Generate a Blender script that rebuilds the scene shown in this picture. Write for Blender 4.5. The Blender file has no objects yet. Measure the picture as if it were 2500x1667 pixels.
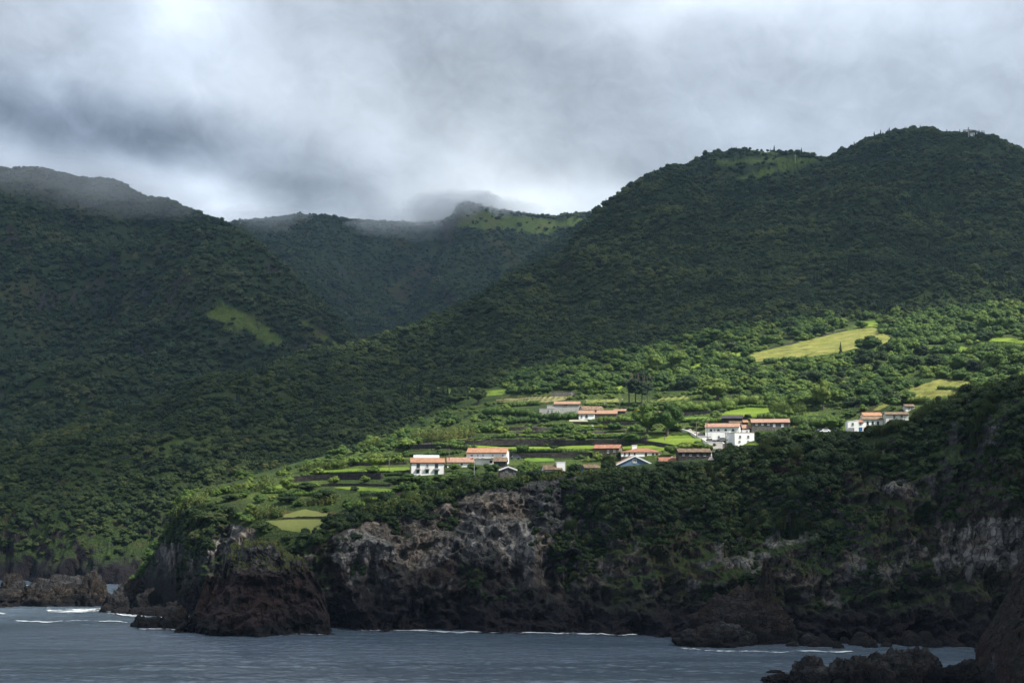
import bpy, math, random
import numpy as np
from mathutils import Vector, Matrix
from mathutils.bvhtree import BVHTree
R = math.radians
rng = np.random.default_rng(7)
random.seed(7)
scene = bpy.context.scene
COL = scene.collection

# ------------------------------------------------------------------ camera
F = 50 / 36 * 2500
CAMZ = 39.0
PITCH = math.atan((1200 - 833.5) / F)
cp, sp = math.cos(PITCH), math.sin(PITCH)
cam_d = bpy.data.cameras.new("camera")
cam_d.lens = 50; cam_d.sensor_width = 36; cam_d.clip_start = 1; cam_d.clip_end = 60000
cam = bpy.data.objects.new("camera", cam_d)
cam.location = (0, 0, CAMZ); cam.rotation_euler = (R(90) + PITCH, 0, 0)
COL.objects.link(cam); scene.camera = cam

# ------------------------------------------------------------------ world, sun, exposure
SUN_AZ, SUN_EL = 120, 50          # azimuth from +Y (into the picture) towards +X
SD = (math.sin(R(SUN_AZ)) * math.cos(R(SUN_EL)), math.cos(R(SUN_AZ)) * math.cos(R(SUN_EL)), math.sin(R(SUN_EL)))
world = bpy.data.worlds.new("World"); scene.world = world; world.use_nodes = True
wn = world.node_tree.nodes; wl = world.node_tree.links
sky = wn.new("ShaderNodeTexSky"); sky.sky_type = 'NISHITA'; sky.sun_disc = False
sky.sun_elevation = R(SUN_EL); sky.sun_rotation = R(SUN_AZ)
bg = wn["Background"]; bg.inputs[1].default_value = 0.08
wl.new(sky.outputs[0], bg.inputs[0])
sun_d = bpy.data.lights.new("sun", 'SUN'); sun_d.energy = 5.0; sun_d.angle = R(0.5); sun_d.color = (1, .95, .86)
sun = bpy.data.objects.new("sun", sun_d); COL.objects.link(sun); sun.location = (400, -200, 900)
sun.rotation_euler = Vector(SD).to_track_quat('Z', 'Y').to_euler()
scene.view_settings.view_transform = 'Standard'; scene.view_settings.look = 'None'
scene.view_settings.exposure = 0.86; scene.view_settings.gamma = 1.0; scene.view_settings.use_curve_mapping = False
scene.render.engine = 'CYCLES'
cy = scene.cycles
cy.use_denoising = True
cy.max_bounces = 5; cy.diffuse_bounces = 2; cy.glossy_bounces = 2; cy.transmission_bounces = 2
cy.volume_bounces = 2; cy.transparent_max_bounces = 16
cy.caustics_reflective = False; cy.caustics_refractive = False
cy.sample_clamp_indirect = 4

# ------------------------------------------------------------------ projection helpers
def ray(px, py):
    dx = (np.asarray(px, float) - 1250) / F; dv = (833.5 - np.asarray(py, float)) / F
    return dx, cp - dv * sp, sp + dv * cp
def unproj(px, py, D):
    x, y, z = ray(px, py)
    s = D / y
    return np.stack([x * s, y * s, z * s + CAMZ], -1)
def proj(P):
    P = np.asarray(P, float); x, y, z = P[..., 0], P[..., 1], P[..., 2] - CAMZ
    f = y * cp + z * sp; u = -y * sp + z * cp
    f = np.where(f < 1, 1, f)
    return 1250 + x / f * F, 833.5 - u / f * F
def water_D(py):
    x, y, z = ray(1250, py); return float(-CAMZ / z * y)

# ------------------------------------------------------------------ noise (vectorised gradient noise)
_perm = rng.permutation(256); _perm = np.concatenate([_perm, _perm, _perm])
_g = rng.normal(size=(256, 3)); _g /= np.linalg.norm(_g, axis=1)[:, None]
def noise3(P):
    P = np.asarray(P, float); i = np.floor(P).astype(int); f = P - i; i &= 255
    u = f * f * f * (f * (f * 6 - 15) + 10)
    out = 0
    for dx in (0, 1):
        wx = u[..., 0] if dx else 1 - u[..., 0]
        for dy in (0, 1):
            wy = u[..., 1] if dy else 1 - u[..., 1]
            for dz in (0, 1):
                wz = u[..., 2] if dz else 1 - u[..., 2]
                h = _perm[_perm[_perm[i[..., 0] + dx] + i[..., 1] + dy] + i[..., 2] + dz]
                d = f - np.array([dx, dy, dz])
                out = out + wx * wy * wz * (d * _g[h]).sum(-1)
    return out * 1.5
def fbm(P, octs=4, lac=2.03, gain=0.5):
    P = np.asarray(P, float); a = 1; s = 0
    for k in range(octs):
        s = s + a * noise3(P * lac ** k + 17.3 * k); a *= gain
    return s
def ridged(P, octs=4, gain=0.5):
    P = np.asarray(P, float); a = 1; s = 0
    for k in range(octs):
        s = s + a * (1 - 2 * np.abs(noise3(P * 2.03 ** k + 9.1 * k))); a *= gain
    return s
def inpoly(px, py, poly):
    px = np.asarray(px, float); py = np.asarray(py, float); c = np.zeros(px.shape, bool)
    n = len(poly)
    for i in range(n):
        x1, y1 = poly[i]; x2, y2 = poly[(i + 1) % n]
        if y1 == y2: continue
        k = ((y1 > py) != (y2 > py)) & (px < (x2 - x1) * (py - y1) / (y2 - y1) + x1)
        c ^= k
    return c
def sstep(a, b, x):
    t = np.clip((x - a) / (b - a), 0, 1); return t * t * (3 - 2 * t)

# ------------------------------------------------------------------ object helpers
def tag(o, label=None, cat=None, group=None, kind=None):
    if label: o['label'] = label
    if cat: o['category'] = cat
    if group: o['group'] = group
    if kind: o['kind'] = kind
    return o
def mesh_np(name, V, Fc, mat=None, smooth=False):
    """V (n,3); Fc a list of faces, or an (m,k) array"""
    me = bpy.data.meshes.new(name)
    V = np.asarray(V, np.float32)
    if isinstance(Fc, np.ndarray):
        m, k = Fc.shape
        me.vertices.add(len(V)); me.vertices.foreach_set("co", V.ravel())
        me.loops.add(m * k); me.loops.foreach_set("vertex_index", Fc.astype(np.int32).ravel())
        me.polygons.add(m); me.polygons.foreach_set("loop_start", np.arange(0, m * k, k, dtype=np.int32))
        me.update(calc_edges=True)
    else:
        me.from_pydata([tuple(map(float, v)) for v in V], [], Fc)
    if mat is not None: me.materials.append(mat)
    if smooth: me.polygons.foreach_set("use_smooth", np.ones(len(me.polygons), bool))
    return me
def link(name, me, parent=None, loc=None, rot=None):
    o = bpy.data.objects.new(name, me); COL.objects.link(o)
    if parent is not None: o.parent = parent
    if loc is not None: o.location = loc
    if rot is not None: o.rotation_euler = rot
    return o
def empty(name, loc, rz=0.0):
    o = bpy.data.objects.new(name, None); COL.objects.link(o); o.location = loc; o.rotation_euler = (0, 0, rz)
    o.empty_display_size = 1
    return o

# ------------------------------------------------------------------ node helper
class NT:
    def __init__(s, name):
        s.m = bpy.data.materials.new(name); s.m.use_nodes = True
        s.t = s.m.node_tree; s.t.nodes.clear()
        s.out = s.t.nodes.new("ShaderNodeOutputMaterial")
    def n(s, typ, **kw):
        nd = s.t.nodes.new("ShaderNode" + typ)
        ins = kw.pop('ins', {})
        for k, v in kw.items(): setattr(nd, k, v)
        for k, v in ins.items(): s.set(nd.inputs[k], v)
        return nd
    def set(s, sock, v):
        if hasattr(v, 'is_output') or isinstance(v, bpy.types.NodeSocket): s.t.links.new(v, sock)
        else: sock.default_value = v
    def math(s, op, a, b=None, c=None, clamp=False):
        nd = s.t.nodes.new("ShaderNodeMath"); nd.operation = op; nd.use_clamp = clamp
        for i, v in enumerate((a, b, c)):
            if v is not None: s.set(nd.inputs[i], v)
        return nd.outputs[0]
    def vmath(s, op, a, b=None):
        nd = s.t.nodes.new("ShaderNodeVectorMath"); nd.operation = op
        s.set(nd.inputs[0], a)
        if b is not None: s.set(nd.inputs[3] if op == 'SCALE' else nd.inputs[1], b)
        return nd.outputs['Value'] if op in ('DOT_PRODUCT', 'LENGTH') else nd.outputs[0]
    def noise(s, vec, scale, detail=4, rough=.5, dist=0):
        nd = s.n("TexNoise", ins={'Scale': scale, 'Detail': detail, 'Roughness': rough, 'Distortion': dist})
        if vec is not None: s.set(nd.inputs['Vector'], vec)
        return nd.outputs['Fac']
    def ramp(s, fac, stops, interp='LINEAR'):
        nd = s.t.nodes.new("ShaderNodeValToRGB"); cr = nd.color_ramp; cr.interpolation = interp
        while len(cr.elements) < len(stops): cr.elements.new(0.5)
        for e, (p, c) in zip(cr.elements, stops):
            e.position = p; e.color = (c, c, c, 1) if not isinstance(c, (tuple, list)) else (*c, 1)[:4]
        s.set(nd.inputs[0], fac); return nd.outputs[0]
    def mix(s, fac, a, b, mode='MIX'):
        nd = s.t.nodes.new("ShaderNodeMix"); nd.data_type = 'RGBA'; nd.blend_type = mode; nd.clamp_factor = True
        s.set(nd.inputs[0], fac)
        for i, v in ((6, a), (7, b)):
            if isinstance(v, tuple): v = (*v, 1)[:4]
            s.set(nd.inputs[i], v)
        return nd.outputs[2]
    def sm(s, x, a, b):
        nd = s.t.nodes.new("ShaderNodeMapRange"); nd.interpolation_type = 'SMOOTHSTEP'
        s.set(nd.inputs[0], x); nd.inputs[1].default_value = a; nd.inputs[2].default_value = b
        return nd.outputs[0]
    def sep(s, v):
        nd = s.n("SeparateXYZ", ins={0: v}); return nd.outputs
    def bump(s, h, strength=.5, dist=1.0, normal=None):
        nd = s.n("Bump", ins={'Strength': strength, 'Distance': dist, 'Height': h})
        if normal is not None: s.set(nd.inputs['Normal'], normal)
        return nd.outputs[0]
    def bsdf(s, col, rough=.9, normal=None, spec=.2, **kw):
        nd = s.n("BsdfPrincipled")
        s.set(nd.inputs['Base Color'], (*col, 1)[:4] if isinstance(col, tuple) else col)
        s.set(nd.inputs['Roughness'], rough); s.set(nd.inputs['Specular IOR Level'], spec)
        for k, v in kw.items(): s.set(nd.inputs[k], v)
        if normal is not None: s.set(nd.inputs['Normal'], normal)
        return nd.outputs[0]
    def done(s, surf):
        s.t.links.new(surf, s.out.inputs[0]); return s.m

# ------------------------------------------------------------------ SKY: cloud dome with gaps the sun shines through
def gap_mask(s, pos):
    """1 where the cloud sheet is open: each gap is an ellipse on the land below, carried up along the sun"""
    x, y, z = s.sep(pos)
    k = s.math('DIVIDE', s.math('SUBTRACT', z, 60.0), SD[2])
    gx = s.math('SUBTRACT', x, s.math('MULTIPLY', k, SD[0]))
    gy = s.math('SUBTRACT', y, s.math('MULTIPLY', k, SD[1]))
    cv = s.n("CombineXYZ", ins={0: gx, 1: gy, 2: 0.0}).outputs[0]
    w = s.math('SUBTRACT', s.noise(cv, .007, 3), .5)
    tot = None
    for (cx, cyy, ax, ay, ang, soft, amp) in GAPS:
        c, sn = math.cos(R(ang)), math.sin(R(ang))
        dx = s.math('SUBTRACT', gx, cx); dy = s.math('SUBTRACT', gy, cyy)
        u = s.math('DIVIDE', s.math('ADD', s.math('MULTIPLY', dx, c), s.math('MULTIPLY', dy, sn)), ax)
        v = s.math('DIVIDE', s.math('SUBTRACT', s.math('MULTIPLY', dy, c), s.math('MULTIPLY', dx, sn)), ay)
        r = s.math('SQRT', s.math('ADD', s.math('MULTIPLY', u, u), s.math('MULTIPLY', v, v)))
        r = s.math('ADD', r, s.math('MULTIPLY', w, .5))
        m = s.math('MULTIPLY', s.sm(r, 1 + soft, 1 - soft), amp)
        tot = m if tot is None else s.math('MAXIMUM', tot, m)
    return s.math('MAXIMUM', tot, THIN)
# cx, cy, semi axes, rotation, softness, openness
GAPS = [(110, 630, 285, 190, 14, .42, 1.0),
        (250, 850, 310, 175, 15, .48, 1.0),
        (-120, 480, 135, 75, 20, .35, .85),
        (60, 3450, 420, 360, 0, .35, 1.0),
        (-232, 1190, 70, 80, 0, .5, .9),
        (60, 2550, 150, 260, 0, .6, .5),
        (350, 2250, 280, 180, 0, .5, .50),
        (1500, 1500, 900, 900, 0, .9, .0)]
THIN = .12      # the sheet is never quite tight
def make_sky():
    s = NT("cloud_sky")
    pos = s.n("NewGeometry").outputs['Position']
    d = s.vmath('NORMALIZE', s.vmath('SUBTRACT', pos, (0, 0, CAMZ)))
    x, y, z = s.sep(d)
    az = s.math('MULTIPLY', s.math('ARCTAN2', x, y), 180 / math.pi)
    el = s.math('MULTIPLY', s.math('ARCSINE', z), 180 / math.pi)
    v = s.n("CombineXYZ", ins={0: az, 1: s.math('MULTIPLY', el, 1.25), 2: s.math('MULTIPLY', s.math('COSINE', s.math('MULTIPLY', az, math.pi / 180)), 3.0)}).outputs[0]
    wv = s.n("TexNoise", ins={'Vector': v, 'Scale': .10, 'Detail': 3.0, 'Roughness': .5}).outputs['Color']
    wv = s.vmath('SCALE', s.vmath('SUBTRACT', wv, (.5, .5, .5)), 9.0)
    wx, wy, wz = s.sep(wv)
    azw = s.math('ADD', az, wx); elw = s.math('ADD', el, s.math('MULTIPLY', wy, .45))
    n1 = s.noise(v, .16, 5, .5, .4)
    vs = s.n("CombineXYZ", ins={0: s.math('ADD', az, s.math('MULTIPLY', el, .8)), 1: s.math('SUBTRACT', s.math('MULTIPLY', el, .9), s.math('MULTIPLY', az, .25)), 2: 2.2}).outputs[0]
    n2 = s.noise(vs, .30, 6, .58, .5)
    rot = s.n('Mapping', ins={0: v}); rot.inputs['Rotation'].default_value = (0, 0, R(-35)); rot.inputs['Scale'].default_value = (.22, .9, 1)
    n3 = s.noise(rot.outputs[0], .55, 5, .5, .6)
    L = s.math('ADD', .50, s.math('MULTIPLY', s.math('SUBTRACT', n1, .5), .22))
    L = s.math('ADD', L, s.math('MULTIPLY', s.math('SUBTRACT', n2, .5), .26))
    L = s.math('ADD', L, s.math('MULTIPLY', s.math('SUBTRACT', n3, .5), .09))
    n4 = s.noise(v, .75, 7, .62, .8)
    L = s.math('ADD', L, s.math('MULTIPLY', s.math('SUBTRACT', n4, .5), .20))
    blu = s.math('MULTIPLY', s.math('SUBTRACT', n1, .5), .2)
    def pt(px, py):
        a, b, c = ray(px, py); q = np.array([a, b, c], float); q /= np.linalg.norm(q)
        return math.degrees(math.atan2(q[0], q[1])), math.degrees(math.asin(q[2]))
    def blob(px, py, rx, ry, amp, tilt=0, soft=1.0):
        a0, e0 = pt(px, py); sx = rx / F * 57.3; sy = ry / F * 57.3
        c, sn = math.cos(R(tilt)), math.sin(R(tilt))
        dx = s.math('SUBTRACT', azw, a0); dy = s.math('SUBTRACT', elw, e0)
        u = s.math('DIVIDE', s.math('ADD', s.math('MULTIPLY', dx, c), s.math('MULTIPLY', dy, sn)), sx)
        w = s.math('DIVIDE', s.math('SUBTRACT', s.math('MULTIPLY', dy, c), s.math('MULTIPLY', dx, sn)), sy)
        q = s.math('ADD', s.math('MULTIPLY', u, u), s.math('MULTIPLY', w, w))
        return s.math('MULTIPLY', s.math('EXPONENT', s.math('MULTIPLY', q, -1.0)), amp)
    for b in SKY_BLOBS: L = s.math('ADD', L, blob(*b))
    L = s.math('MULTIPLY', s.math('MAXIMUM', L, .16), .77)
    for b in SKY_BLUE: blu = s.math('ADD', blu, blob(*b))
    colr = s.mix(s.math('ADD', .30, blu, clamp=True), (.97, 1.03, 1.06), (.80, .98, 1.32))
    em = s.n("Emission", ins={0: colr, 1: L}).outputs[0]
    tr = s.n("BsdfTransparent").outputs[0]
    mx = s.n("MixShader", ins={0: gap_mask(s, pos)}); s.t.links.new(em, mx.inputs[1]); s.t.links.new(tr, mx.inputs[2])
    m = s.done(mx.outputs[0]); m.cycles.emission_sampling = 'NONE'
    # sphere
    RAD = 9500; nu, nv = 96, 48; V = []; Fc = []
    for j in range(nv + 1):
        t = -math.pi / 2 + math.pi * j / nv
        for i in range(nu):
            a = 2 * math.pi * i / nu
            V.append((RAD * math.cos(t) * math.cos(a), RAD * math.cos(t) * math.sin(a), RAD * math.sin(t)))
    for j in range(nv):
        for i in range(nu):
            i2 = (i + 1) % nu; a, b, c, d_ = j * nu + i, j * nu + i2, (j + 1) * nu + i2, (j + 1) * nu + i
            if j == 0: Fc.append((a, c, d_))
            elif j == nv - 1: Fc.append((a, b, d_))
            else: Fc.append((a, b, c, d_))
    o = link("sky", mesh_np("sky", V, Fc, m, True)); tag(o, "overcast sky of layered grey cloud with brighter openings", kind='structure')
SKY_BLOBS = [(520, -10, 130, 72, .28, 20), (470, 70, 300, 190, .16, 30), (1850, -40, 390, 78, .38, 0), (1800, 50, 560, 150, .10, 0),
             (120, 270, 330, 100, -.28, -8), (420, 330, 280, 80, -.18, 10), (60, 395, 200, 40, .16, 0), (250, 180, 200, 70, .05, 0),
             (740, 440, 210, 80, -.24, 8), (960, 490, 110, 50, -.10, 0), (1160, 360, 130, 120, .16, 50), (1400, 475, 170, 60, .36, 0), (1280, 430, 160, 60, .16, 0),
             (480, 510, 200, 50, .36, -20), (700, 230, 160, 140, .12, 50), (900, 330, 90, 130, .10, 40), (1560, 390, 300, 50, -.10, 0), (1450, 190, 500, 130, -.12, 0), (60, 40, 200, 200, -.06, 0),
             (1050, 120, 300, 120, -.10, 0), (2350, 250, 400, 200, -.05, 0), (2100, 180, 300, 60, -.05, 0)]
SKY_BLUE = [(150, 290, 430, 110, .42, -8), (300, 60, 300, 100, .12, 0), (1000, 300, 300, 150, -.12, 0), (1300, 460, 300, 100, -.2, 0), (2200, 150, 500, 200, .05, 0)]
make_sky()
# ------------------------------------------------------------------ terrain sheets
def rail(pts, x):
    """pts: (px, py, D) with py a picture row, or (px, 'z', D, z)"""
    xs = np.array([p[0] for p in pts], float)
    P = np.array([unproj(p[0], p[1], p[2]) if p[1] != 'z' else zpt(p[0], p[3], p[2]) for p in pts])
    return np.stack([np.interp(x, xs, P[:, k]) for k in range(3)], -1), xs
def zpt(px, z, D):
    dx = (px - 1250) / F
    dv = 0.0
    for _ in range(4):
        a, b, c = ray(px, 833.5 - dv * F); s = D / b
        zz = CAMZ + c * s; dv += (z - zz) / D
    a, b, c = ray(px, 833.5 - dv * F)
    return np.array([a * D / b, D, z])
def smooth_cols(A, n):
    if n < 1: return A
    k = np.hanning(2 * n + 3)[1:-1]; k /= k.sum()
    out = np.empty_like(A)
    for j in range(3):
        a = np.pad(A[:, j], n, mode='reflect', reflect_type='odd'); out[:, j] = np.convolve(a, k, 'valid')
    return out
class Sheet: pass
def loft(name, rails, xa, xb, ncol, subs, curve=True, sm=(2,), disp=None, mat=None, label=None, tint=None, clampsky=0):
    x = np.linspace(xa, xb, ncol)
    RR = []
    for i, r in enumerate(rails):
        P, _ = rail(r, x)
        RR.append(smooth_cols(P, sm[min(i, len(sm) - 1)]))
    RR = np.array(RR)                                   # rails, cols, 3
    rows = []; ts = []
    n = len(RR)
    for i in range(n - 1):
        p0, p1, p2, p3 = RR[max(i - 1, 0)], RR[i], RR[i + 1], RR[min(i + 2, n - 1)]
        for k in range(subs[i] + (1 if i == n - 2 else 0)):
            t = k / subs[i]
            if curve is True or (isinstance(curve, (list, tuple)) and curve[i]):
                m1 = (p2 - p0) * .5; m2 = (p3 - p1) * .5
                # clamp tangents so that uneven spacing does not overshoot
                L = np.linalg.norm(p2 - p1, axis=1)[:, None]
                for m in (m1, m2):
                    l = np.linalg.norm(m, axis=1)[:, None] + 1e-6; m *= np.minimum(1, 1.2 * L / l)
                h = (2*t**3 - 3*t**2 + 1) * p1 + (t**3 - 2*t**2 + t) * m1 + (-2*t**3 + 3*t**2) * p2 + (t**3 - t**2) * m2
            else: h = p1 * (1 - t) + p2 * t
            rows.append(h); ts.append(i + t)
    G = np.array(rows); ts = np.array(ts)               # rows, cols, 3
    S = Sheet(); S.name = name; S.G = G; S.ts = ts; S.x = x
    S.PX, S.PY = proj(G)
    if disp is not None: G = disp(G, S); S.G = G; S.PX, S.PY = proj(G)
    if clampsky:       # nothing below the ridge line may stand out above it
        it = int(np.argmin(np.abs(ts - 1))); lim = np.interp(S.PX, S.PX[it], S.PY[it]) - clampsky
        over = np.clip(lim - S.PY, 0, None) * (np.abs(ts - 1) > .01)[:, None]; G[..., 2] -= over * G[..., 1] / F * 1.02; S.PX, S.PY = proj(G)
    nr, nc = G.shape[:2]
    a = (np.arange(nr - 1)[:, None] * nc + np.arange(nc - 1)[None]).ravel()
    Fq = np.stack([a, a + nc, a + nc + 1, a + 1], 1)
    S.F = Fq
    me = mesh_np(name, G.reshape(-1, 3), Fq, mat, name not in ('village_ground', 'sea_stack', 'near_cliff', 'hillside'))
    if tint is not None:
        c = tint(S); at = me.color_attributes.new("tint", 'FLOAT_COLOR', 'POINT')
        at.data.foreach_set("color", np.asarray(c, np.float32).reshape(-1, 4).ravel())
    S.o = link(name, me); tag(S.o, label, kind='structure')
    S.bvh = None
    # normals up/towards camera?
    V = G.reshape(-1, 3); q = Fq
    N = np.cross(V[q[:, 2]] - V[q[:, 0]], V[q[:, 3]] - V[q[:, 1]])
    A = np.linalg.norm(N, axis=1); S.A = A / 2
    N = N / (A[:, None] + 1e-9)
    if N[:, 2].mean() < 0:
        N = -N; me.flip_normals()
    S.N = N; S.V = V
    S.C = V[q].mean(1); S.CPX, S.CPY = proj(S.C)
    S.crow = np.repeat(ts[:-1], nc - 1)
    return S
def make_bvh(S):
    S.bvh = BVHTree.FromPolygons([tuple(v) for v in S.V.tolist()], S.F.tolist())

def gnorm(G):
    du = np.gradient(G, axis=1); dv = np.gradient(G, axis=0)
    N = np.cross(du, dv); N /= np.linalg.norm(N, axis=-1)[..., None] + 1e-9
    N *= np.where(N[..., 2:3] < 0, -1, 1)
    return N

# ---- rails
T_R = [(-300,1120,1010),(-100,1098,1030),(0,1087,1040),(96,1072,1050),(184,1041,1070),(275,1011,1080),(325,995,1090),(402,976,1100),(432,945,1110),(500,926,1120),
       (574,920,1130),(640,900,1150),(750,868,1170),(850,845,1200),(925,824,1250),(1063,776,1330),(1169,723,1420),(1260,668,1520),(1361,625,1640),(1393,595,1690),
       (1451,521,1780),(1488,494,1850),(1541,457,1900),(1594,425,1950),(1648,403,2000),(1684,407,2050),(1692,389,2180),(1743,371,2250),(1828,361,2300),(1913,365,2300),
       (1966,375,2250),(2025,386,2120),(2040,376,2080),(2073,359,2020),(2126,335,2000),(2190,323,1980),(2253,320,1950),(2381,325,1900),(2445,346,1880),(2500,373,1860),
       (2650,420,1800),(2900,520,1700)]
F_R = [(-300,1150,770),(0,1143,765),(88,1120,760),(230,1100,750),(306,1110,740),(420,1112,730),(560,1115,755),(700,1100,780),(800,1090,790),(900,1070,800),
       (1000,1040,810),(1060,1008,820),(1200,945,860),(1300,908,880),(1400,882,900),(1600,842,930),(1800,802,950),(2000,777,960),(2200,767,960),(2500,747,960),(2900,700,960)]
L_R = [(-300,'z',640,-4),(0,'z',628,-4),(120,'z',616,-4),(250,'z',612,-4),(350,'z',610,-4),(450,'z',612,-4),(600,'z',625,5),(800,'z',670,15),(1000,'z',720,40),(1200,'z',780,68),
       (1400,'z',820,90),(1800,'z',870,105),(2900,'z',880,110)]
def back(r, dD, dy): return [(p[0], p[1] + dy, p[2] + dD) for p in r]
T_R = [(a, b + 9, c) for a, b, c in T_R]
# slope mid rail, bent outwards or inwards
def midrail(A, B, t, bulge):
    xs = sorted(set([p[0] for p in A]) | set([p[0] for p in B])); out = []
    PA, _ = rail(A, xs); PB, _ = rail(B, xs)
    for i, x in enumerate(xs):
        p = PA[i] * (1 - t) + PB[i] * t; b = np.interp(x, [q[0] for q in bulge], [q[1] for q in bulge])
        out.append((x, 'z', p[1], p[2] + b))
    return out
M_R1 = midrail(T_R, F_R, .33, [(-300,8),(450,12),(900,8),(1200,15),(1500,24),(2000,28),(2900,28)])
M_R2 = midrail(T_R, F_R, .68, [(-300,6),(450,10),(900,4),(1200,-5),(1500,5),(2000,15),(2900,15)])
LM_R = [(-300,'z',678,26),(0,'z',664,28),(250,'z',645,26),(450,'z',645,24),(600,'z',665,30),(800,'z',705,40),(1000,'z',750,62),(1200,'z',810,95),(1400,'z',850,110),(1800,'z',900,128),(2900,'z',910,130)]

def disp_hill(G, S):
    N = gnorm(G)
    w = (1 - np.exp(-np.clip(S.ts - 1, 0, 9) / .4))[:, None]
    P = G / np.array([170, 260, 170.])
    r = ridged(P + 3, 3)
    amp = np.interp(G[..., 1], [700, 900, 1400, 2200], [3, 10, 30, 34])
    amp = amp * np.where(S.ts[:, None] > 3.02, .5, 1)
    G = G + N * (amp * w * (r - .9))[..., None]
    d = fbm(G / 28, 3) * np.interp(G[..., 1], [700, 1000, 2200], [1.2, 2, 4])
    G = G + N * d[..., None]
    # lower left cliffs: gullies
    m = (sstep(3.2, 4, S.ts)[:, None]) * (S.PX < 700)
    g = ridged(np.stack([G[..., 0] / 26, G[..., 1] / 60, G[..., 2] / 90], -1), 4) - .8
    G = G + np.stack([0 * g, -g * 9 * m, g * 0], -1)
    g2 = fbm(G / 6, 3); G = G + np.stack([0 * g, -g2 * 2.2 * m, g2 * m], -1)
    return G

T_L = [(-500,440,2550),(-200,418,2500),(0,412,2450),(100,411,2400),(140,425,2400),(200,440,2380),(280,443,2350),(320,466,2320),(360,482,2300),(420,489,2260),(440,503,2240),(480,520,2200),
       (560,550,2150),(620,592,2080),(700,657,2000),(780,737,1900),(850,815,1800),(900,860,1750),(1050,960,1700)]
T_L = [(a, b + 7, c) for a, b, c in T_L]
F_L = [(-500,1120,1180),(0,1105,1180),(300,1040,1200),(500,960,1240),(700,930,1280),(850,920,1350),(1050,980,1400)]
T_F = [(250,620,3650),(450,577,3650),(560,553,3650),(585,546,3640),(640,541,3650),(700,533,3650),(780,533,3650),(850,543,3650),(950,549,3650),(1020,550,3640),(1080,545,3620),(1104,537,3600),(1113,520,3600),(1120,505,3600),
       (1134,500,3600),(1152,503,3600),(1175,509,3600),(1200,517,3590),(1260,527,3580),(1330,535,3560),(1350,537,3560),(1385,530,3500),(1430,526,3450),(1500,528,3450),(1750,580,3450)]
F_F = [(250,880,2250),(700,890,2150),(860,880,2100),(1050,830,2200),(1200,800,2300),(1450,720,2500),(1750,720,2600)]
M_F = midrail(T_F, F_F, .3, [(250,30),(700,50),(1000,45),(1200,40),(1750,60)])
M_F2 = midrail(T_F, F_F, .65, [(250,-10),(700,0),(860,-40),(1000,-30),(1250,20),(1750,40)])
M_L = midrail(T_L, F_L, .3, [(-500,30),(0,40),(350,20),(500,30),(850,30),(1050,10)])
M_L2 = midrail(T_L, F_L, .65, [(-500,0),(0,0),(280,-45),(400,-20),(520,25),(620,35),(850,10),(1050,0)])
T_S = [(1020,860,2150),(1060,800,2160),(1130,762,2180),(1180,722,2200),(1240,676,2250),(1300,630,2300),(1360,590,2350),(1410,555,2400),(1460,520,2450),(1600,460,2500)]
F_S = [(1020,900,1900),(1130,860,1900),(1240,800,1950),(1360,720,2050),(1460,640,2150),(1600,600,2200)]
def disp_far(sc, a1, a2, a3):
    def f(G, S):
        N = gnorm(G); w = (1 - np.exp(-np.clip(S.ts - 1, 0, 9) / .5))[:, None]
        r = ridged(G / np.array([sc, sc * 1.4, sc]) + 11, 4, .42)
        G = G + N * (a1 * w * (r - .9))[..., None]
        G = G + N * (fbm(G / 60, 3) * a2 * (.25 + .75 * w))[..., None]
        return G + N * (fbm(G / 16, 2) * a3)[..., None]
    return f

E0 = [(300,1450,585),(350,1400,555),(380,1340,530),(415,1290,515),(430,1248,505),(450,1212,505),(500,1187,520),(560,1178,535),(640,1152,555),(700,1135,575),(800,1110,610),(900,1080,660),
      (1000,1046,745),(1060,1010,800),(1200,946,855),(1300,909,876),(1400,883,896),(1600,843,926),(1800,803,946),(2000,778,956),(2200,768,956),(2500,748,956),(2900,701,956)]
E1 = [(300,1452,580),(350,1402,550),(380,1343,525),(415,1294,510),(430,1252,500),(450,1220,498),(500,1200,505),(600,1190,510),(700,1165,520),(800,1140,535),(900,1120,550),(1000,1090,575),(1200,1045,630),
      (1400,1018,660),(1600,985,690),(1800,955,720),(2000,950,710),(2200,930,700),(2500,895,690),(2900,860,690)]
E1b= [(300,1454,576),(350,1405,546),(380,1347,521),(415,1298,505),(430,1258,495),(450,1228,490),(500,1222,485),(600,1240,468),(700,1262,452),(800,1230,460),(900,1185,470),(1000,1165,476),(1100,1159,478),
      (1250,1153,480),(1400,1147,480),(1500,1136,482),(1600,1122,485),(1750,1108,492),(1860,1078,505),(2020,1066,515),(2150,1056,520),(2250,1035,520),(2500,985,510),(2900,930,510)]
E2 = [(300,1456,572),(350,1408,542),(380,1352,516),(415,1303,500),(430,1268,490),(450,1245,484),(500,1245,476),(560,1262,466),(600,1296,452),(650,1325,440),(720,1347,430),(776,1330,426),(840,1288,426),(900,1268,428),
      (957,1262,430),(1020,1258,432),(1074,1228,436),(1127,1200,440),(1254,1178,442),(1382,1160,443),(1488,1149,443),(1600,1143,443),(1743,1133,442),(1860,1086,438),(2020,1074,430),(2090,1064,424),(2126,1055,420),(2200,1040,412),
      (2285,1014,405),(2392,969,395),(2500,947,385),(2900,880,370)]
W_E = [(300,'z',566,-4),(350,'z',535,-4),(380,'z',505,-4),(430,'z',478,-4),(500,'z',455,-4),(600,'z',440,-4),(700,'z',424,-4),(780,'z',410,-4),(900,'z',406,-4),(1100,'z',401,-4),(1350,'z',398,-4),(1600,'z',392,-4),
       (1700,'z',384,-4),(1900,'z',378,-4),(2150,'z',372,-4),(2400,'z',362,-4),(2600,'z',350,-4),(2900,'z',330,-4)]
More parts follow.
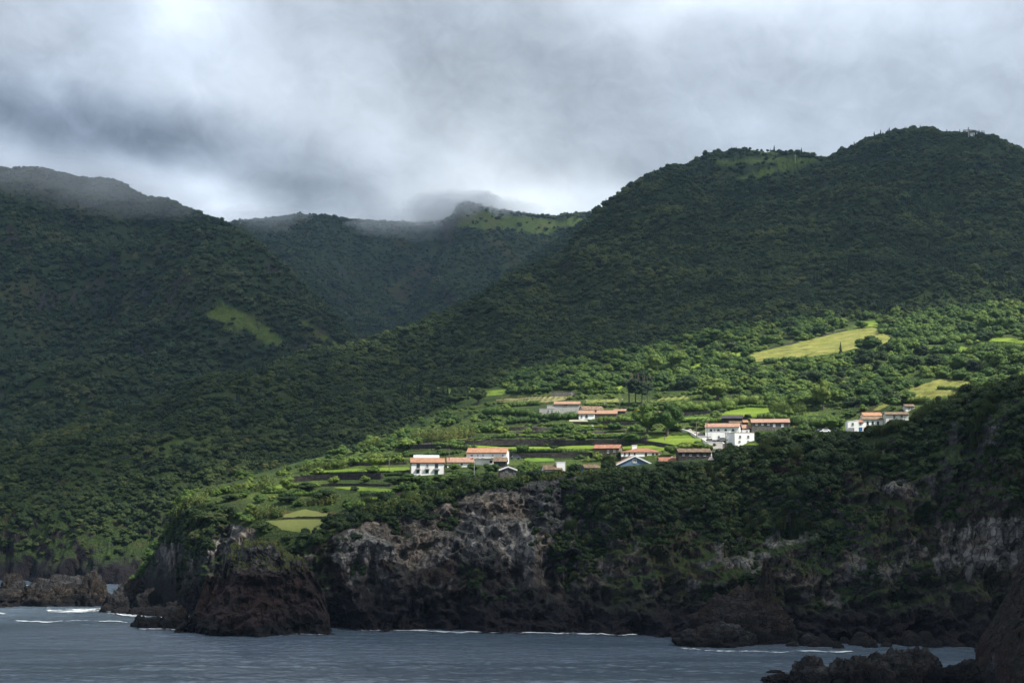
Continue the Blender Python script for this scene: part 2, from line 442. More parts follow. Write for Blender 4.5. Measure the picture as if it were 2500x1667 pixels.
E3 = midrail(E2, W_E, .38, [(300,0),(430,4),(600,3),(900,5),(1300,6),(1700,4),(2300,6),(2900,6)])
E4 = midrail(E2, W_E, .80, [(300,0),(430,2),(900,0),(1300,-1),(1700,0),(2300,3),(2900,3)])
def disp_village(G, S):
    N = gnorm(G); t = S.ts[:, None]
    # terraces: the ground climbs in steps of about 2.6 m
    top = (1 - sstep(1.9, 2.6, t)) * sstep(.1, .5, t)
    z = G[..., 2]; per = 3.0; ph = z / per + fbm(G / 90, 2) * .8
    fr = ph - np.floor(ph); st = sstep(.72, .95, fr) - fr
    G = G + np.stack([0 * z, 0 * z, st * per * .75 * top * sstep(48, 52, z)], -1)
    G = G + np.stack([0 * z, 0 * z, fbm(G / 35, 3) * 1.0 * top], -1)
    cl = sstep(2.9, 3.4, t)
    # cliffs: buttresses, gullies, ledges, crags
    big = ridged(np.stack([G[..., 0] / 48, G[..., 1] / 90, G[..., 2] / 130], -1) + 5, 3) - .8
    med = ridged(np.stack([G[..., 0] / 15, G[..., 1] / 30, G[..., 2] / 24], -1) + 15, 4) - .8
    sml = fbm(G / 3.2, 3) + .6 * (ridged(G / 6.5 + 3, 3) - .8)
    led = fbm(np.stack([(G[..., 0] + .8 * G[..., 2]) / 20, G[..., 1] / 30, (G[..., 2] - .35 * G[..., 0]) / 6], -1), 3)
    k = np.where(S.PX < 430, .4, 1)
    d = (big * 8 + med * 5.0 + sml * 1.9 + led * 2.6) * cl * k
    # wave-cut notches at the foot
    cave = np.maximum(0, noise3(np.stack([G[..., 0] / 17, 0 * z + 3.3, 0 * z + 1.7], -1))) * (1 - sstep(3, 13, z)) * sstep(3.8, 4.4, t)
    G = G + np.stack([0.25 * med * cl * 3, -d + cave * 14, sml * cl * .8], -1)
    return G

# ---- materials of the land
def land_mat(name, kind):
    s = NT(name)
    pos = s.n("NewGeometry").outputs['Position']; nrm = s.n("NewGeometry").outputs['Normal']
    tint = s.n("VertexColor", layer_name="tint")
    x, y, z = s.sep(pos); nx, ny, nz = s.sep(nrm)
    nz = s.math('ABSOLUTE', nz)
    n_big = s.noise(pos, .018, 5, .6); n_med = s.noise(pos, .11, 5, .6); n_fine = s.noise(pos, .9, 5, .65)
    mp = s.n("Mapping", ins={0: pos}); mp.inputs['Scale'].default_value = (1, 1, 2.4); mp.inputs['Rotation'].default_value = (0, R(38), 0)
    strata = s.noise(mp.outputs[0], .22, 6, .7, .6)
    # rock: grey basalt, brown tuff and dark red scoria, by patches
    grey = s.ramp(strata, [(.30, (.018, .018, .022)), (.5, (.055, .055, .060)), (.62, (.11, .107, .108)), (.75, (.17, .165, .155))])
    brown = s.ramp(strata, [(.3, (.022, .018, .015)), (.55, (.066, .055, .046)), (.75, (.125, .108, .09))])
    red = s.ramp(strata, [(.3, (.018, .010, .010)), (.7, (.06, .026, .022))])
    rock = s.mix(s.sm(n_big, .44, .58), grey, brown)
    rock = s.mix(s.math('MULTIPLY', s.sm(s.noise(pos, .03, 3), .56, .66), .8), rock, red)
    pale = s.ramp(strata, [(.28, (.045, .044, .046)), (.42, (.13, .125, .125)), (.56, (.23, .22, .21)), (.7, (.36, .345, .33))])
    pale = s.mix(s.math('MULTIPLY', s.sm(s.noise(pos, .05, 3), .5, .62), .7), pale, s.ramp(strata, [(.3, (.04, .03, .024)), (.6, (.17, .13, .10))]))
    rock = s.mix(tint.outputs['Alpha'], rock, pale)
    mv = s.n("Mapping", ins={0: s.vmath('ADD', pos, s.vmath('SCALE', s.n("TexNoise", ins={'Vector': pos, 'Scale': .25, 'Detail': 4.0}).outputs['Color'], 5.0))}); mv.inputs['Scale'].default_value = (.42, .42, .15); mv.inputs['Rotation'].default_value = (0, R(14), 0)
    vc = s.n("TexVoronoi", ins={'Vector': mv.outputs[0], 'Scale': 1.0}); ve = s.n("TexVoronoi", feature='DISTANCE_TO_EDGE', ins={'Vector': mv.outputs[0], 'Scale': 1.0}).outputs['Distance']
    cell = s.sep(vc.outputs['Color'])[0]; crack = s.sm(ve, .0, .10)
    rock = s.mix(1.0, rock, s.mix(cell, (.62, .62, .64), (1.35, 1.33, 1.3)), 'MULTIPLY')
    rock = s.mix(s.math('MULTIPLY', s.math('SUBTRACT', 1.0, crack), .62), rock, (.010, .010, .011))
    # rock colour darkens towards the foot
    foot = s.math('ADD', z, s.math('MULTIPLY', s.math('SUBTRACT', n_med, .5), 16))
    rock = s.mix(s.sm(foot, 22, 5), rock, (.014, .012, .015))
    green = s.ramp(n_fine, [(.25, (.012, .026, .009)), (.5, (.028, .052, .014)), (.75, (.060, .092, .024))])
    olive = s.mix(s.sm(n_med, .4, .7), green, (.05, .048, .02))
    veg = s.mix(s.sm(n_big, .45, .6), green, olive)
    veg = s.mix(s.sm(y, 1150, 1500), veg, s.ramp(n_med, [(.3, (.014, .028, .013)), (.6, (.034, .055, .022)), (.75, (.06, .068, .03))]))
    if kind == 'land':
        slope = s.math('ADD', nz, s.math('MULTIPLY', s.math('SUBTRACT', n_med, .5), .9))
        k = s.sm(slope, .30, .50)
        sp_ = s.sep(tint.outputs[0])
        # tint: r = grass amount, g = bare rock bias, b = dry brown amount
        k = s.math('SUBTRACT', k, sp_[1], clamp=True)
        k = s.math('MULTIPLY', k, s.sm(foot, 5, 13))
        col = s.mix(k, rock, veg)
        gr = s.ramp(s.noise(pos, .25, 5, .7), [(.3, (.045, .080, .018)), (.7, (.12, .16, .036))])
        col = s.mix(s.math('MULTIPLY', sp_[0], k), col, gr)
        col = s.mix(sp_[2], col, s.ramp(n_fine, [(.3, (.07, .055, .022)), (.7, (.17, .135, .05))]))
    h = s.math('ADD', s.math('MULTIPLY', n_fine, .5), s.math('MULTIPLY', strata, 1.0))
    h = s.math('ADD', h, s.math('MULTIPLY', crack, .5))
    h = s.math('ADD', h, s.math('MULTIPLY', s.noise(pos, 3.0, 4, .7), .2))
    return s.done(s.bsdf(col, .92, s.bump(h, .8, 1.6), spec=.15))
LAND = land_mat("ground", 'land')

# polygons of the picture where the land is open: used for tint and to keep trees off
OPEN = {
 'far_green': [(1140,520),(1175,512),(1260,528),(1350,538),(1430,530),(1425,545),(1330,575),(1250,562),(1150,560),(1110,552)],
 'left_terraces': [(540,740),(600,765),(660,800),(700,835),(760,870),(680,850),(600,820),(500,790),(505,760)],
 'left_strip': [(715,775),(760,795),(850,850),(840,858),(760,820)],
 'left_field': [(640,890),(690,880),(680,905),(620,905)],
 'dome_field1': [(1740,395),(1850,383),(1960,385),(2010,389),(1950,402),(1850,400),(1760,405)],
 'dome_field2': [(1840,420),(1930,402),(1960,400),(1900,425),(1840,437),(1770,450)],
 'dome_top': [(1820,365),(1900,366),(1970,378),(1900,378),(1820,372)],
 'knoll_field': [(1800,880),(1900,850),(2000,815),(2090,795),(2150,800),(2180,825),(2100,840),(2060,860),(1950,872),(1850,885)],
 'left_bank': [(360,1100),(400,1080),(470,1065),(540,1065),(520,1085),(440,1100),(390,1125)],
 'mid_meadow': [(1000,950),(1060,944),(1240,950),(1230,965),(1100,968),(1010,965)],
}
PALE = [[(824,1313),(856,1286),(1019,1268),(1024,1290),(1063,1278),(1086,1238),(1160,1202),(1249,1196),(1284,1266),(1352,1313),(1323,1369),(1219,1372),(1199,1325),(1143,1260),(1101,1296),(1107,1355),(1013,1399),(960,1366),(895,1361),(830,1352)],
 [(2277,1280),(2310,1275),(2316,1395),(2290,1400)],[(2322,1280),(2358,1280),(2352,1385),(2322,1380)],[(2366,1275),(2398,1275),(2390,1412),(2362,1412)],[(2415,1275),(2520,1262),(2470,1340),(2440,1392),(2402,1380)],[(1890,1400),(1960,1400),(2040,1450),(2060,1500),(1990,1450),(1930,1440)],
 [(560,1270),(620,1290),(640,1320),(590,1345),(540,1335)],[(2130,1180),(2210,1170),(2230,1210),(2180,1215)]]
def tint_fn(S):
    c = np.zeros(S.PX.shape + (4,))
    jx = fbm(S.G / 25, 2) * 8; jy = fbm(S.G / 25 + 50, 2) * 4
    for k, p in OPEN.items():
        m = inpoly(S.PX + jx, S.PY + jy, p)
        if S.name == 'far_mountain' and k != 'far_green': continue
        if S.name != 'far_mountain' and k == 'far_green': continue
        if S.name == 'left_mountain' and not k.startswith('left'): continue
        if S.name == 'hillside' and k in ('left_terraces', 'left_strip', 'left_field'): continue
        c[..., 0] = np.where(m, 1 if k != 'left_bank' else .6, c[..., 0])
    n = fbm(S.G / 90, 4)
    if S.name == 'village_ground':
        t = S.ts[:, None]
        c[..., 0] = np.maximum(c[..., 0], np.clip(.38 + .8 * fbm(S.G / 30, 4), 0, .9) * (1 - sstep(1.8, 2.8, t)) * np.ones_like(S.PX))
        # bare rock faces of the cliff in the middle
        b = sstep(2.9, 3.1, t) * (sstep(760, 830, S.PX) * (1 - sstep(1380, 1500, S.PX)) * .75 + .12)
        b = b + sstep(2.9, 3.1, t) * .3 * sstep(2150, 2250, S.PX) * (S.PY > 1270)
        c[..., 1] = b
        for p in PALE:
            m = inpoly(S.PX + fbm(S.G / 9, 3) * 26, S.PY + fbm(S.G / 9 + 40, 3) * 18, p); c[..., 3] = np.where(m, 1, c[..., 3]); c[..., 1] = np.where(m, np.maximum(c[..., 1], .8), c[..., 1])
        sp = sstep(.22, .34, fbm(np.stack([S.G[..., 0] / 11, S.G[..., 1] / 14, S.G[..., 2] / 7], -1) + 70, 4)) * sstep(2.95, 3.2, t) * sstep(1280, 1330, S.PY)
        c[..., 3] = np.maximum(c[..., 3], sp * .9); c[..., 1] = np.maximum(c[..., 1], sp * .7)
        c[..., 2] = np.clip(inpoly(S.PX, S.PY, [(650,1245),(850,1250),(860,1262),(650,1262)]) * .7, 0, 1)
    if S.name in ('left_mountain', 'far_mountain'):
        c[..., 2] = sstep(.25, .6, n) * .35
    return np.clip(c, 0, 1)

far_mountain = loft("far_mountain", [back(T_F, 500, 110), T_F, M_F, M_F2, F_F, back(F_F, -100, 120)], 250, 1750, 420, [10, 70, 60, 50, 6], sm=(1, 1, 6), disp=disp_far(420, 80, 5, 1.5), mat=LAND,
                    label="far green ridge at the head of the valley with a lit knob under the cloud", tint=tint_fn, clampsky=1)
left_mountain = loft("left_mountain", [back(T_L, 400, 130), T_L, M_L, M_L2, F_L, back(F_L, -80, 190)], -500, 1050, 430, [10, 80, 80, 70, 6], sm=(2, 2, 10), disp=disp_far(330, 72, 4, 1.5), mat=LAND,
                     label="bluish forested mountain sloping down into the valley", tint=tint_fn, clampsky=1)
valley_spur = loft("valley_spur", [back(T_S, 200, 80), T_S, F_S, back(F_S, -80, 60)], 1020, 1600, 150, [8, 40, 6], sm=(2,), disp=disp_far(250, 18, 4, 2), mat=LAND, label="wooded spur closing the valley behind the big hill", tint=tint_fn)
hillside = loft("hillside", [back(T_R, 350, 130), T_R, M_R1, M_R2, F_R, LM_R, L_R], -300, 2900, 900, [10, 60, 70, 60, 40, 34], sm=(1, 1, 8, 8, 5, 5, 5), disp=disp_hill, mat=LAND,
                label="big forested hill running down to the coast", tint=tint_fn, clampsky=1)
village_ground = loft("village_ground", [E0, E1, E1b, E2, E3, E4, W_E], 300, 2900, 1150, [70, 75, 40, 70, 90, 50], curve=(1, 1, 1, 0, 1, 0), sm=(3, 3, 3, 2, 3, 3, 3), disp=disp_village, mat=LAND,
                      label="terraced coastal shelf ending in a dark rock cliff", tint=tint_fn)
for S in (village_ground, hillside, left_mountain): make_bvh(S)
SHEETS = [village_ground, hillside, left_mountain, far_mountain]
def hit(px, py, sheets=(village_ground, hillside, left_mountain)):
    """where the sight line through a picture point meets the land"""
    a, b, c = ray(px, py); d = Vector((float(a), float(b), float(c))).normalized(); best = None
    for S in sheets:
        if S.bvh is None: make_bvh(S)
        r = S.bvh.ray_cast(Vector((0, 0, CAMZ)), d)
        if r[0] is not None and (best is None or r[3] < best[1]): best = (r[0], r[3])
    return None if best is None else best[0]
def ground_z(x, y, dflt=None):
    z = None
    for S in (village_ground, hillside):
        r = S.bvh.ray_cast(Vector((x, y, 900)), Vector((0, 0, -1)))
        if r[0] is not None and (z is None or r[0].z > z): z = r[0].z
    return z if z is not None else dflt

# ------------------------------------------------------------------ sea
def make_sea():
    s = NT("sea_water")
    pos = s.n("NewGeometry").outputs['Position']
    x, y, z = s.sep(pos)
    mp = s.n("Mapping", ins={0: pos}); mp.inputs['Scale'].default_value = (.45, 1, 1); mp.inputs['Rotation'].default_value = (0, 0, R(12))
    w1 = s.noise(mp.outputs[0], .16, 3, .6, .5); w2 = s.noise(mp.outputs[0], .9, 4, .6, .3); w3 = s.noise(mp.outputs[0], 3.2, 3, .6)
    mp2 = s.n("Mapping", ins={0: pos}); mp2.inputs['Scale'].default_value = (.3, 1, 1)
    gust = s.noise(mp2.outputs[0], .018, 3, .55)
    h = s.math('ADD', s.math('MULTIPLY', w1, 1.0), s.math('ADD', s.math('MULTIPLY', w2, .42), s.math('MULTIPLY', w3, .14)))
    st = s.math('ADD', .3, s.math('MULTIPLY', s.sm(gust, .38, .6), .4))
    nm = s.n("Bump", ins={'Strength': st, 'Distance': .8, 'Height': h}).outputs[0]
    col = s.mix(s.sm(gust, .35, .65), (.062, .092, .122), (.100, .134, .176))
    o_ = s.bsdf(col, .2, nm, spec=.5, IOR=1.36)
    m = s.done(o_)
    # real wind waves in the bay; the open sea beyond it is one coarse ring
    pys = np.concatenate([np.linspace(1322, 1400, 40), np.linspace(1400, 1760, 330)[1:]]); pxs = np.linspace(-160, 2660, 520)
    Dd = np.array([water_D(p) for p in pys]); PXg, Dg = np.meshgrid(pxs, Dd)
    X = Dg * (PXg - 1250) / F / (cp - (833.5 - np.repeat(pys[:, None], len(pxs), 1)) / F * sp); Y = Dg
    Q = np.stack([X * .55 + Y * .12, Y, 0 * X], -1)
    hgt = .16 * fbm(Q / 7, 2) + .15 * ridged(Q / 3.4 + 5, 2) + .11 * ridged(Q / 1.7 + 9, 2)
    calm = .55 + .45 * sstep(-.3, .3, fbm(Q / np.array([60, 28, 1.]) + 3, 2))
    Z = hgt * calm * np.interp(Dg, [290, 500, 1200], [1, 1, .3])
    e = np.minimum(1, np.minimum(np.arange(X.shape[1]), np.arange(X.shape[1])[::-1]) / 6)[None] * np.minimum(1, np.minimum(np.arange(X.shape[0]), np.arange(X.shape[0])[::-1]) / 4)[:, None]
    Z = Z * e
    nr, nc = X.shape; a = (np.arange(nr - 1)[:, None] * nc + np.arange(nc - 1)[None]).ravel()
    V = np.stack([X, Y, Z], -1).reshape(-1, 3).tolist(); Fq = np.stack([a, a + 1, a + nc + 1, a + nc], 1)
    # outer ring: follows the border of the bay and runs out to 9300 m
    top = [i for i in range(nc)]; right = [r * nc + nc - 1 for r in range(1, nr)]; bot = [(nr - 1) * nc + i for i in range(nc - 2, -1, -1)]; left = [r * nc for r in range(nr - 2, 0, -1)]
    ring = top + right + bot + left; base = len(V); c0 = np.array([0, 420.])
    for k in ring:
        d = np.array(V[k][:2]) - c0; d = d / np.linalg.norm(d); b_ = c0 @ d; tt = -b_ + math.sqrt(b_ * b_ - c0 @ c0 + 9300 ** 2); V.append([c0[0] + d[0] * tt, c0[1] + d[1] * tt, 0.0])
    n = len(ring); R2 = np.array([[ring[i], ring[(i + 1) % n], base + (i + 1) % n, base + i] for i in range(n)])
    me = mesh_np("sea", V, np.concatenate([Fq, R2]), m, True)
    if me.polygons[0].normal.z < 0: me.flip_normals()
    o = link("sea", me)
    tag(o, "slate blue sea with small wind waves below the cliffs", kind='structure')
make_sea()
# ------------------------------------------------------------------ the air
def box_mesh(name, lo, hi, mat=None):
    (x0, y0, z0), (x1, y1, z1) = lo, hi
    V = [(x0,y0,z0),(x1,y0,z0),(x1,y1,z0),(x0,y1,z0),(x0,y0,z1),(x1,y0,z1),(x1,y1,z1),(x0,y1,z1)]
    return mesh_np(name, V, [(0,3,2,1),(4,5,6,7),(0,1,5,4),(1,2,6,5),(2,3,7,6),(3,0,4,7)], mat)
def vol_mat(name, dens, col, aniso=0.2):
    s = NT(name); v = s.n("VolumePrincipled", ins={'Color': (*col, 1), 'Density': dens, 'Anisotropy': aniso})
    s.t.links.new(v.outputs[0], s.out.inputs[1]); return s.m
HAZE = True
if HAZE:
    o = link("haze", box_mesh("haze", (-2700, -80, -8), (2700, 5200, 1150), vol_mat("haze_air", 0.000042, (.50, .75, 1.0))))
    tag(o, "thin blue sea haze", kind='stuff')

MIST = [(1122, 524, 3140, 120, 170, 42, .0042, "mist wrapped round the far knob"), (1165, 528, 3160, 120, 160, 36, .0040, "lower veil of mist right of the far knob"), (1075, 532, 3120, 110, 150, 36, .0018, "mist left of the far knob"),
        (1020, 552, 3070, 150, 140, 34, .0016, "thin mist trailing off the far ridge"), (1112, 506, 3190, 100, 150, 30, .0014, "wisp rising over the far knob"), (640, 548, 3190, 150, 110, 34, .0022, "faint mist on the far left ridge"), (950, 556, 3140, 120, 110, 26, .0022, "low mist on the saddle of the far ridge"),
        (60, 428, 2020, 190, 110, 34, .0016, "cloud brushing the left mountain top"), (210, 450, 1990, 140, 110, 30, .0013, "cloud veil beside the left mountain top"), (350, 480, 1960, 110, 90, 30, .0012, "wisp of cloud on the left mountain shoulder")]
def make_mist():
    import bmesh
    b = bmesh.new(); bmesh.ops.create_icosphere(b, subdivisions=4, radius=1); v = np.array([q.co[:] for q in b.verts]); f = np.array([[q.index for q in t.verts] for t in b.faces]); b.free()
    for i, (px, py, D, a, c, h, dn, lb) in enumerate(MIST):
        q = v * (1 + .38 * fbm(v * 1.6 + i * 5, 3)[:, None]) * np.array([a, c, h])
        o = link("mist", mesh_np("mist", q, f, vol_mat("mist_droplets", dn, (.93, .96, 1.0), .1), True), loc=tuple(unproj(px, py, D))); tag(o, lb, kind='stuff')
make_mist()

# ------------------------------------------------------------------ foliage
def leaf_mat(name, stops, scale=.02, rnd=.5, trans=.25, fine=0.0):
    s = NT(name)
    oi = s.n("ObjectInfo"); loc = oi.outputs['Location']; r = oi.outputs['Random']
    n = s.noise(loc, scale, 3, .6)
    n2 = s.noise(loc, scale * 4.5, 2, .6)
    f = s.math('ADD', s.math('ADD', s.math('MULTIPLY', s.math('SUBTRACT', n, .5), 2.6), s.math('MULTIPLY', s.math('SUBTRACT', n2, .5), 1.6)), .5)
    f = s.math('ADD', s.math('MULTIPLY', f, 1 - rnd), s.math('MULTIPLY', r, rnd))
    pos = s.n("NewGeometry").outputs['Position']
    f = s.math('ADD', f, s.math('MULTIPLY', s.math('SUBTRACT', s.noise(pos, .9, 3, .7), .5), .55 + fine), clamp=True)
    col = s.ramp(f, stops)
    b = s.bsdf(col, .65, spec=.25)
    t = s.n("BsdfTranslucent", ins={0: s.mix(.5, col, (.10, .16, .02))}).outputs[0]
    mx = s.n("MixShader", ins={0: trans}); s.t.links.new(b, mx.inputs[1]); s.t.links.new(t, mx.inputs[2])
    return s.done(mx.outputs[0])
M_FOREST = leaf_mat("forest_leaves", [(0, (.009, .022, .010)), (.3, (.024, .046, .016)), (.55, (.050, .078, .022)), (.8, (.090, .115, .032)), (1, (.14, .14, .05))], .011, .38)
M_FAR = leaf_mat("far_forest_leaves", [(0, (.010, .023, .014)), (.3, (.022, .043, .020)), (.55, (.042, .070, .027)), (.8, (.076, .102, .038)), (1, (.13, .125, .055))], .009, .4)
M_BUSH = leaf_mat("bush_leaves", [(0, (.020, .048, .013)), (.4, (.046, .092, .020)), (.75, (.090, .148, .030)), (1, (.16, .205, .042))], .03, .6)
M_LIGHT = leaf_mat("light_leaves", [(0, (.05, .10, .018)), (.5, (.10, .16, .03)), (1, (.17, .22, .045))], .03, .6)
M_CANE = leaf_mat("cane_leaves", [(0, (.05, .085, .022)), (.5, (.10, .14, .035)), (1, (.19, .21, .075))], .05, .6, .3)
M_DARK = leaf_mat("conifer_needles", [(0, (.006, .018, .010)), (.6, (.014, .034, .014)), (1, (.028, .05, .018))], .02, .6, .1)
M_SCRUB = leaf_mat("cliff_scrub_leaves", [(0, (.007, .016, .006)), (.45, (.016, .036, .010)), (.75, (.034, .058, .016)), (1, (.075, .082, .032))], .04, .55, .2)
M_CLIFFCANE = leaf_mat("cliff_cane_leaves", [(0, (.018, .032, .012)), (.5, (.040, .060, .020)), (1, (.085, .10, .040))], .05, .6, .3)
M_YELLOW = leaf_mat("yellow_leaves", [(0, (.16, .18, .02)), (.5, (.30, .28, .03)), (1, (.42, .36, .05))], .05, .5)
def bark_mat(name, c):
    s = NT(name); pos = s.n("TexCoord").outputs['Object']
    f = s.noise(pos, 9, 4, .7); return s.done(s.bsdf(s.mix(f, tuple(v * .5 for v in c), c), .95))
M_BARK = bark_mat("bark", (.13, .11, .09)); M_PALEBARK = bark_mat("pale_bark", (.34, .31, .27))

def rand_dirs(n, g, zmin=-.45):
    v = g.normal(size=(int(n * 2.5) + 8, 3)); v /= np.linalg.norm(v, axis=1)[:, None]
    v = v[v[:, 2] > zmin]; return v[:n]
def quads(C, N, size, g, asp=1.0):
    n = len(C); a = g.normal(size=(n, 3)); U = np.cross(N, a); U /= np.linalg.norm(U, axis=1)[:, None] + 1e-9
    W = np.cross(N, U); W /= np.linalg.norm(W, axis=1)[:, None] + 1e-9
    s = np.asarray(size).reshape(-1, 1) * .5
    V = np.stack([C - U * s, C - W * s * asp, C + U * s, C + W * s * asp], 1).reshape(-1, 3)
    return V, np.arange(4 * n).reshape(n, 4)
_ico = None
def ico():
    global _ico
    if _ico is None:
        import bmesh
        b = bmesh.new(); bmesh.ops.create_icosphere(b, subdivisions=2, radius=1)
        _ico = (np.array([v.co[:] for v in b.verts]), np.array([[v.index for v in f.verts] for f in b.faces])); b.free()
    return _ico
def lobes_round(g, n=9, w=.5, h=.5, z0=.5, lr=.26):
    L = [(0, 0, z0, w * .62, w * .62, h * .62)]
    for i in range(n):
        d = rand_dirs(1, g, -.2)[0]; r = lr * g.uniform(.7, 1.25)
        L.append((d[0] * w * .62, d[1] * w * .62, z0 + d[2] * h * .62, r, r, r * .8))
    return L
def crown_mesh(name, g, lobes, nleaf, leaf, mat, core=.80, flat=.0):
    V = []; Fs = []; off = 0
    tot = sum(l[3] * l[4] + l[5] * l[3] for l in lobes)
    tv, tf = [], []
    for (x, y, z, rx, ry, rz) in lobes:
        c = np.array([x, y, z]); r = np.array([rx, ry, rz])
        n = max(6, int(nleaf * (rx * ry + rz * rx) / tot))
        d = rand_dirs(n, g, -.5); rad = g.uniform(.84, 1.10, (len(d), 1))
        P = c + d * r * rad
        # skip leaves buried well inside another lobe
        keep = np.ones(len(P), bool)
        for l2 in lobes:
            q = (P - np.array(l2[:3])) / np.array(l2[3:]); keep &= (q ** 2).sum(1) > .62
        P = P[keep]; d = d[keep]
        N = d * .8 + g.normal(size=d.shape) * .55 + np.array([0, 0, .25]); N /= np.linalg.norm(N, axis=1)[:, None]
        v, f = quads(P, N, leaf * g.uniform(.6, 1.4, len(P)), g, .75)
        V.append(v); Fs.append(f + off); off += len(v)
    me_v = np.concatenate(V); f4 = np.concatenate(Fs)
    iv, if_ = ico(); tri = []
    for (x, y, z, rx, ry, rz) in lobes:
        v = iv * np.array([rx, ry, rz]) * core * (1 + .10 * g.normal(size=(len(iv), 1))) + np.array([x, y, z])
        tri.append(if_ + off); off += len(v); me_v = np.concatenate([me_v, v])
    tri = np.concatenate(tri)
    me = bpy.data.meshes.new(name)
    me.vertices.add(len(me_v)); me.vertices.foreach_set("co", me_v.astype(np.float32).ravel())
    li = np.concatenate([f4.ravel(), tri.ravel()]).astype(np.int32)
    ls = np.concatenate([np.arange(0, f4.size, 4), f4.size + np.arange(0, tri.size, 3)]).astype(np.int32)
    me.loops.add(len(li)); me.loops.foreach_set("vertex_index", li)
    me.polygons.add(len(ls)); me.polygons.foreach_set("loop_start", ls); me.update(calc_edges=True)
    me.materials.append(mat); return me
def trunk_mesh(name, g, h=.5, r=.035, n=3, mat=None, spread=.25):
    V = []; Fs = []
    def seg(p, q, a, b):
        o = len(V); d = (q - p); d = d / (np.linalg.norm(d) + 1e-9); u = np.cross(d, [.3, .9, .1]); u /= np.linalg.norm(u); w = np.cross(d, u)
        for (c, rr) in ((p, a), (q, b)):
            for k in range(6):
                t = 2 * math.pi * k / 6; V.append(c + (u * math.cos(t) + w * math.sin(t)) * rr)
        for k in range(6): Fs.append((o + k, o + (k + 1) % 6, o + 6 + (k + 1) % 6, o + 6 + k))
    p = np.array([0, 0, -.06]); m = np.array([g.uniform(-.02, .02), g.uniform(-.02, .02), h * .55]); seg(p, m, r, r * .75)
    for i in range(n):
        t = 2 * math.pi * (i + g.uniform(0, .6)) / n
        q = m + np.array([math.cos(t) * spread * .5, math.sin(t) * spread * .5, h * .45]); seg(m, q, r * .6, r * .38)
        q2 = q + np.array([math.cos(t) * spread * .35, math.sin(t) * spread * .35, h * .35]); seg(q, q2, r * .38, r * .15)
    return mesh_np(name, V, Fs, mat)
def cane_mesh(name, g, n=150, mat=None, w=.5, h=1.0):
    V = []; Fs = []
    for i in range(n):
        a = g.uniform(0, 6.28); r = w * math.sqrt(g.uniform()); x, y = r * math.cos(a), r * math.sin(a)
        H = h * g.uniform(.6, 1.0) * (1 - .25 * (r / w) ** 2); lean = np.array([g.normal() * .10, g.normal() * .10 ]) + np.array([x, y]) * .25
        b = g.uniform(0, 6.28); u = np.array([math.cos(b), math.sin(b), 0]) * .022
        p0 = np.array([x, y, 0]); p1 = p0 + np.array([lean[0] * .4, lean[1] * .4, H * .7]); p2 = p0 + np.array([lean[0], lean[1], H])
        o = len(V); V += [p0 - u, p0 + u, p1 - u * 1.2, p1 + u * 1.2, p2]; Fs += [(o, o+1, o+3, o+2), (o+2, o+3, o+4)]
        for k in range(5):
            t = g.uniform(.35, 1); q = p0 + (p2 - p0) * t; c = g.uniform(0, 6.28); L = .16
            e = np.array([math.cos(c) * L, math.sin(c) * L, g.uniform(-.06, .08)]); s_ = np.cross(e, [0, 0, 1]); s_ = s_ / np.linalg.norm(s_) * .022
            o = len(V); V += [q, q + e * .5 + s_ + [0, 0, .03], q + e, q + e * .5 - s_ + [0, 0, .03]]; Fs.append((o, o+1, o+2, o+3))
    return mesh_np(name, V, Fs, mat)
def conifer_mesh(name, g, n, leaf, mat, w=.20):
    L = []
    for k in range(9):
        t = k / 8; z = .12 + .82 * t; r = w * (1 - t) ** .8 + .02
        for j in range(3):
            a = g.uniform(0, 6.28); L.append((math.cos(a) * r * .35, math.sin(a) * r * .35, z, r * g.uniform(.7, 1), r * g.uniform(.7, 1), .07))
    return crown_mesh(name, g, L, n, leaf, mat, .7)

G_ = np.random.default_rng(11)
def protos(kind, n, fn):
    col = bpy.data.collections.new(kind); lst = []
    for i in range(n):
        me = fn(i); o = bpy.data.objects.new(me.name, me); col.objects.link(o); lst.append(o)
    return col
def far_crown(mat, nl=150, leaf=.15):
    return lambda i: crown_mesh("crown_%s" % mat.name, G_, lobes_round(G_, 5 + i % 4, .5, .42 if i % 3 else .55, .42, .24), nl, leaf, mat)
def mid_crown(mat, nl=420, leaf=.085):
    return lambda i: crown_mesh("crown_%s" % mat.name, G_, lobes_round(G_, 9 + i % 4, .5, .42 if i % 3 else .5, .42, .21), nl, leaf, mat)
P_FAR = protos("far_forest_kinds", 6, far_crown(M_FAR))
P_FOR = protos("forest_kinds", 8, lambda i: mid_crown(M_FOREST)(i) if i < 6 else mid_crown(M_SCRUB)(i))
P_CON = protos("conifer_kinds", 3, lambda i: conifer_mesh("conifer", G_, 260, .10, M_DARK))
P_SCR = protos("scrub_kinds", 6, lambda i: crown_mesh("scrub", G_, lobes_round(G_, 8, .5, .36, .25, .22), 360, .10, M_SCRUB))
P_BUSH = protos("bush_kinds", 6, lambda i: crown_mesh("bush", G_, lobes_round(G_, 10, .5, .40, .34, .21), 520, .085, M_BUSH))
P_CANE = protos("cane_kinds", 4, lambda i: cane_mesh("cane_clump", G_, 120, M_CLIFFCANE))

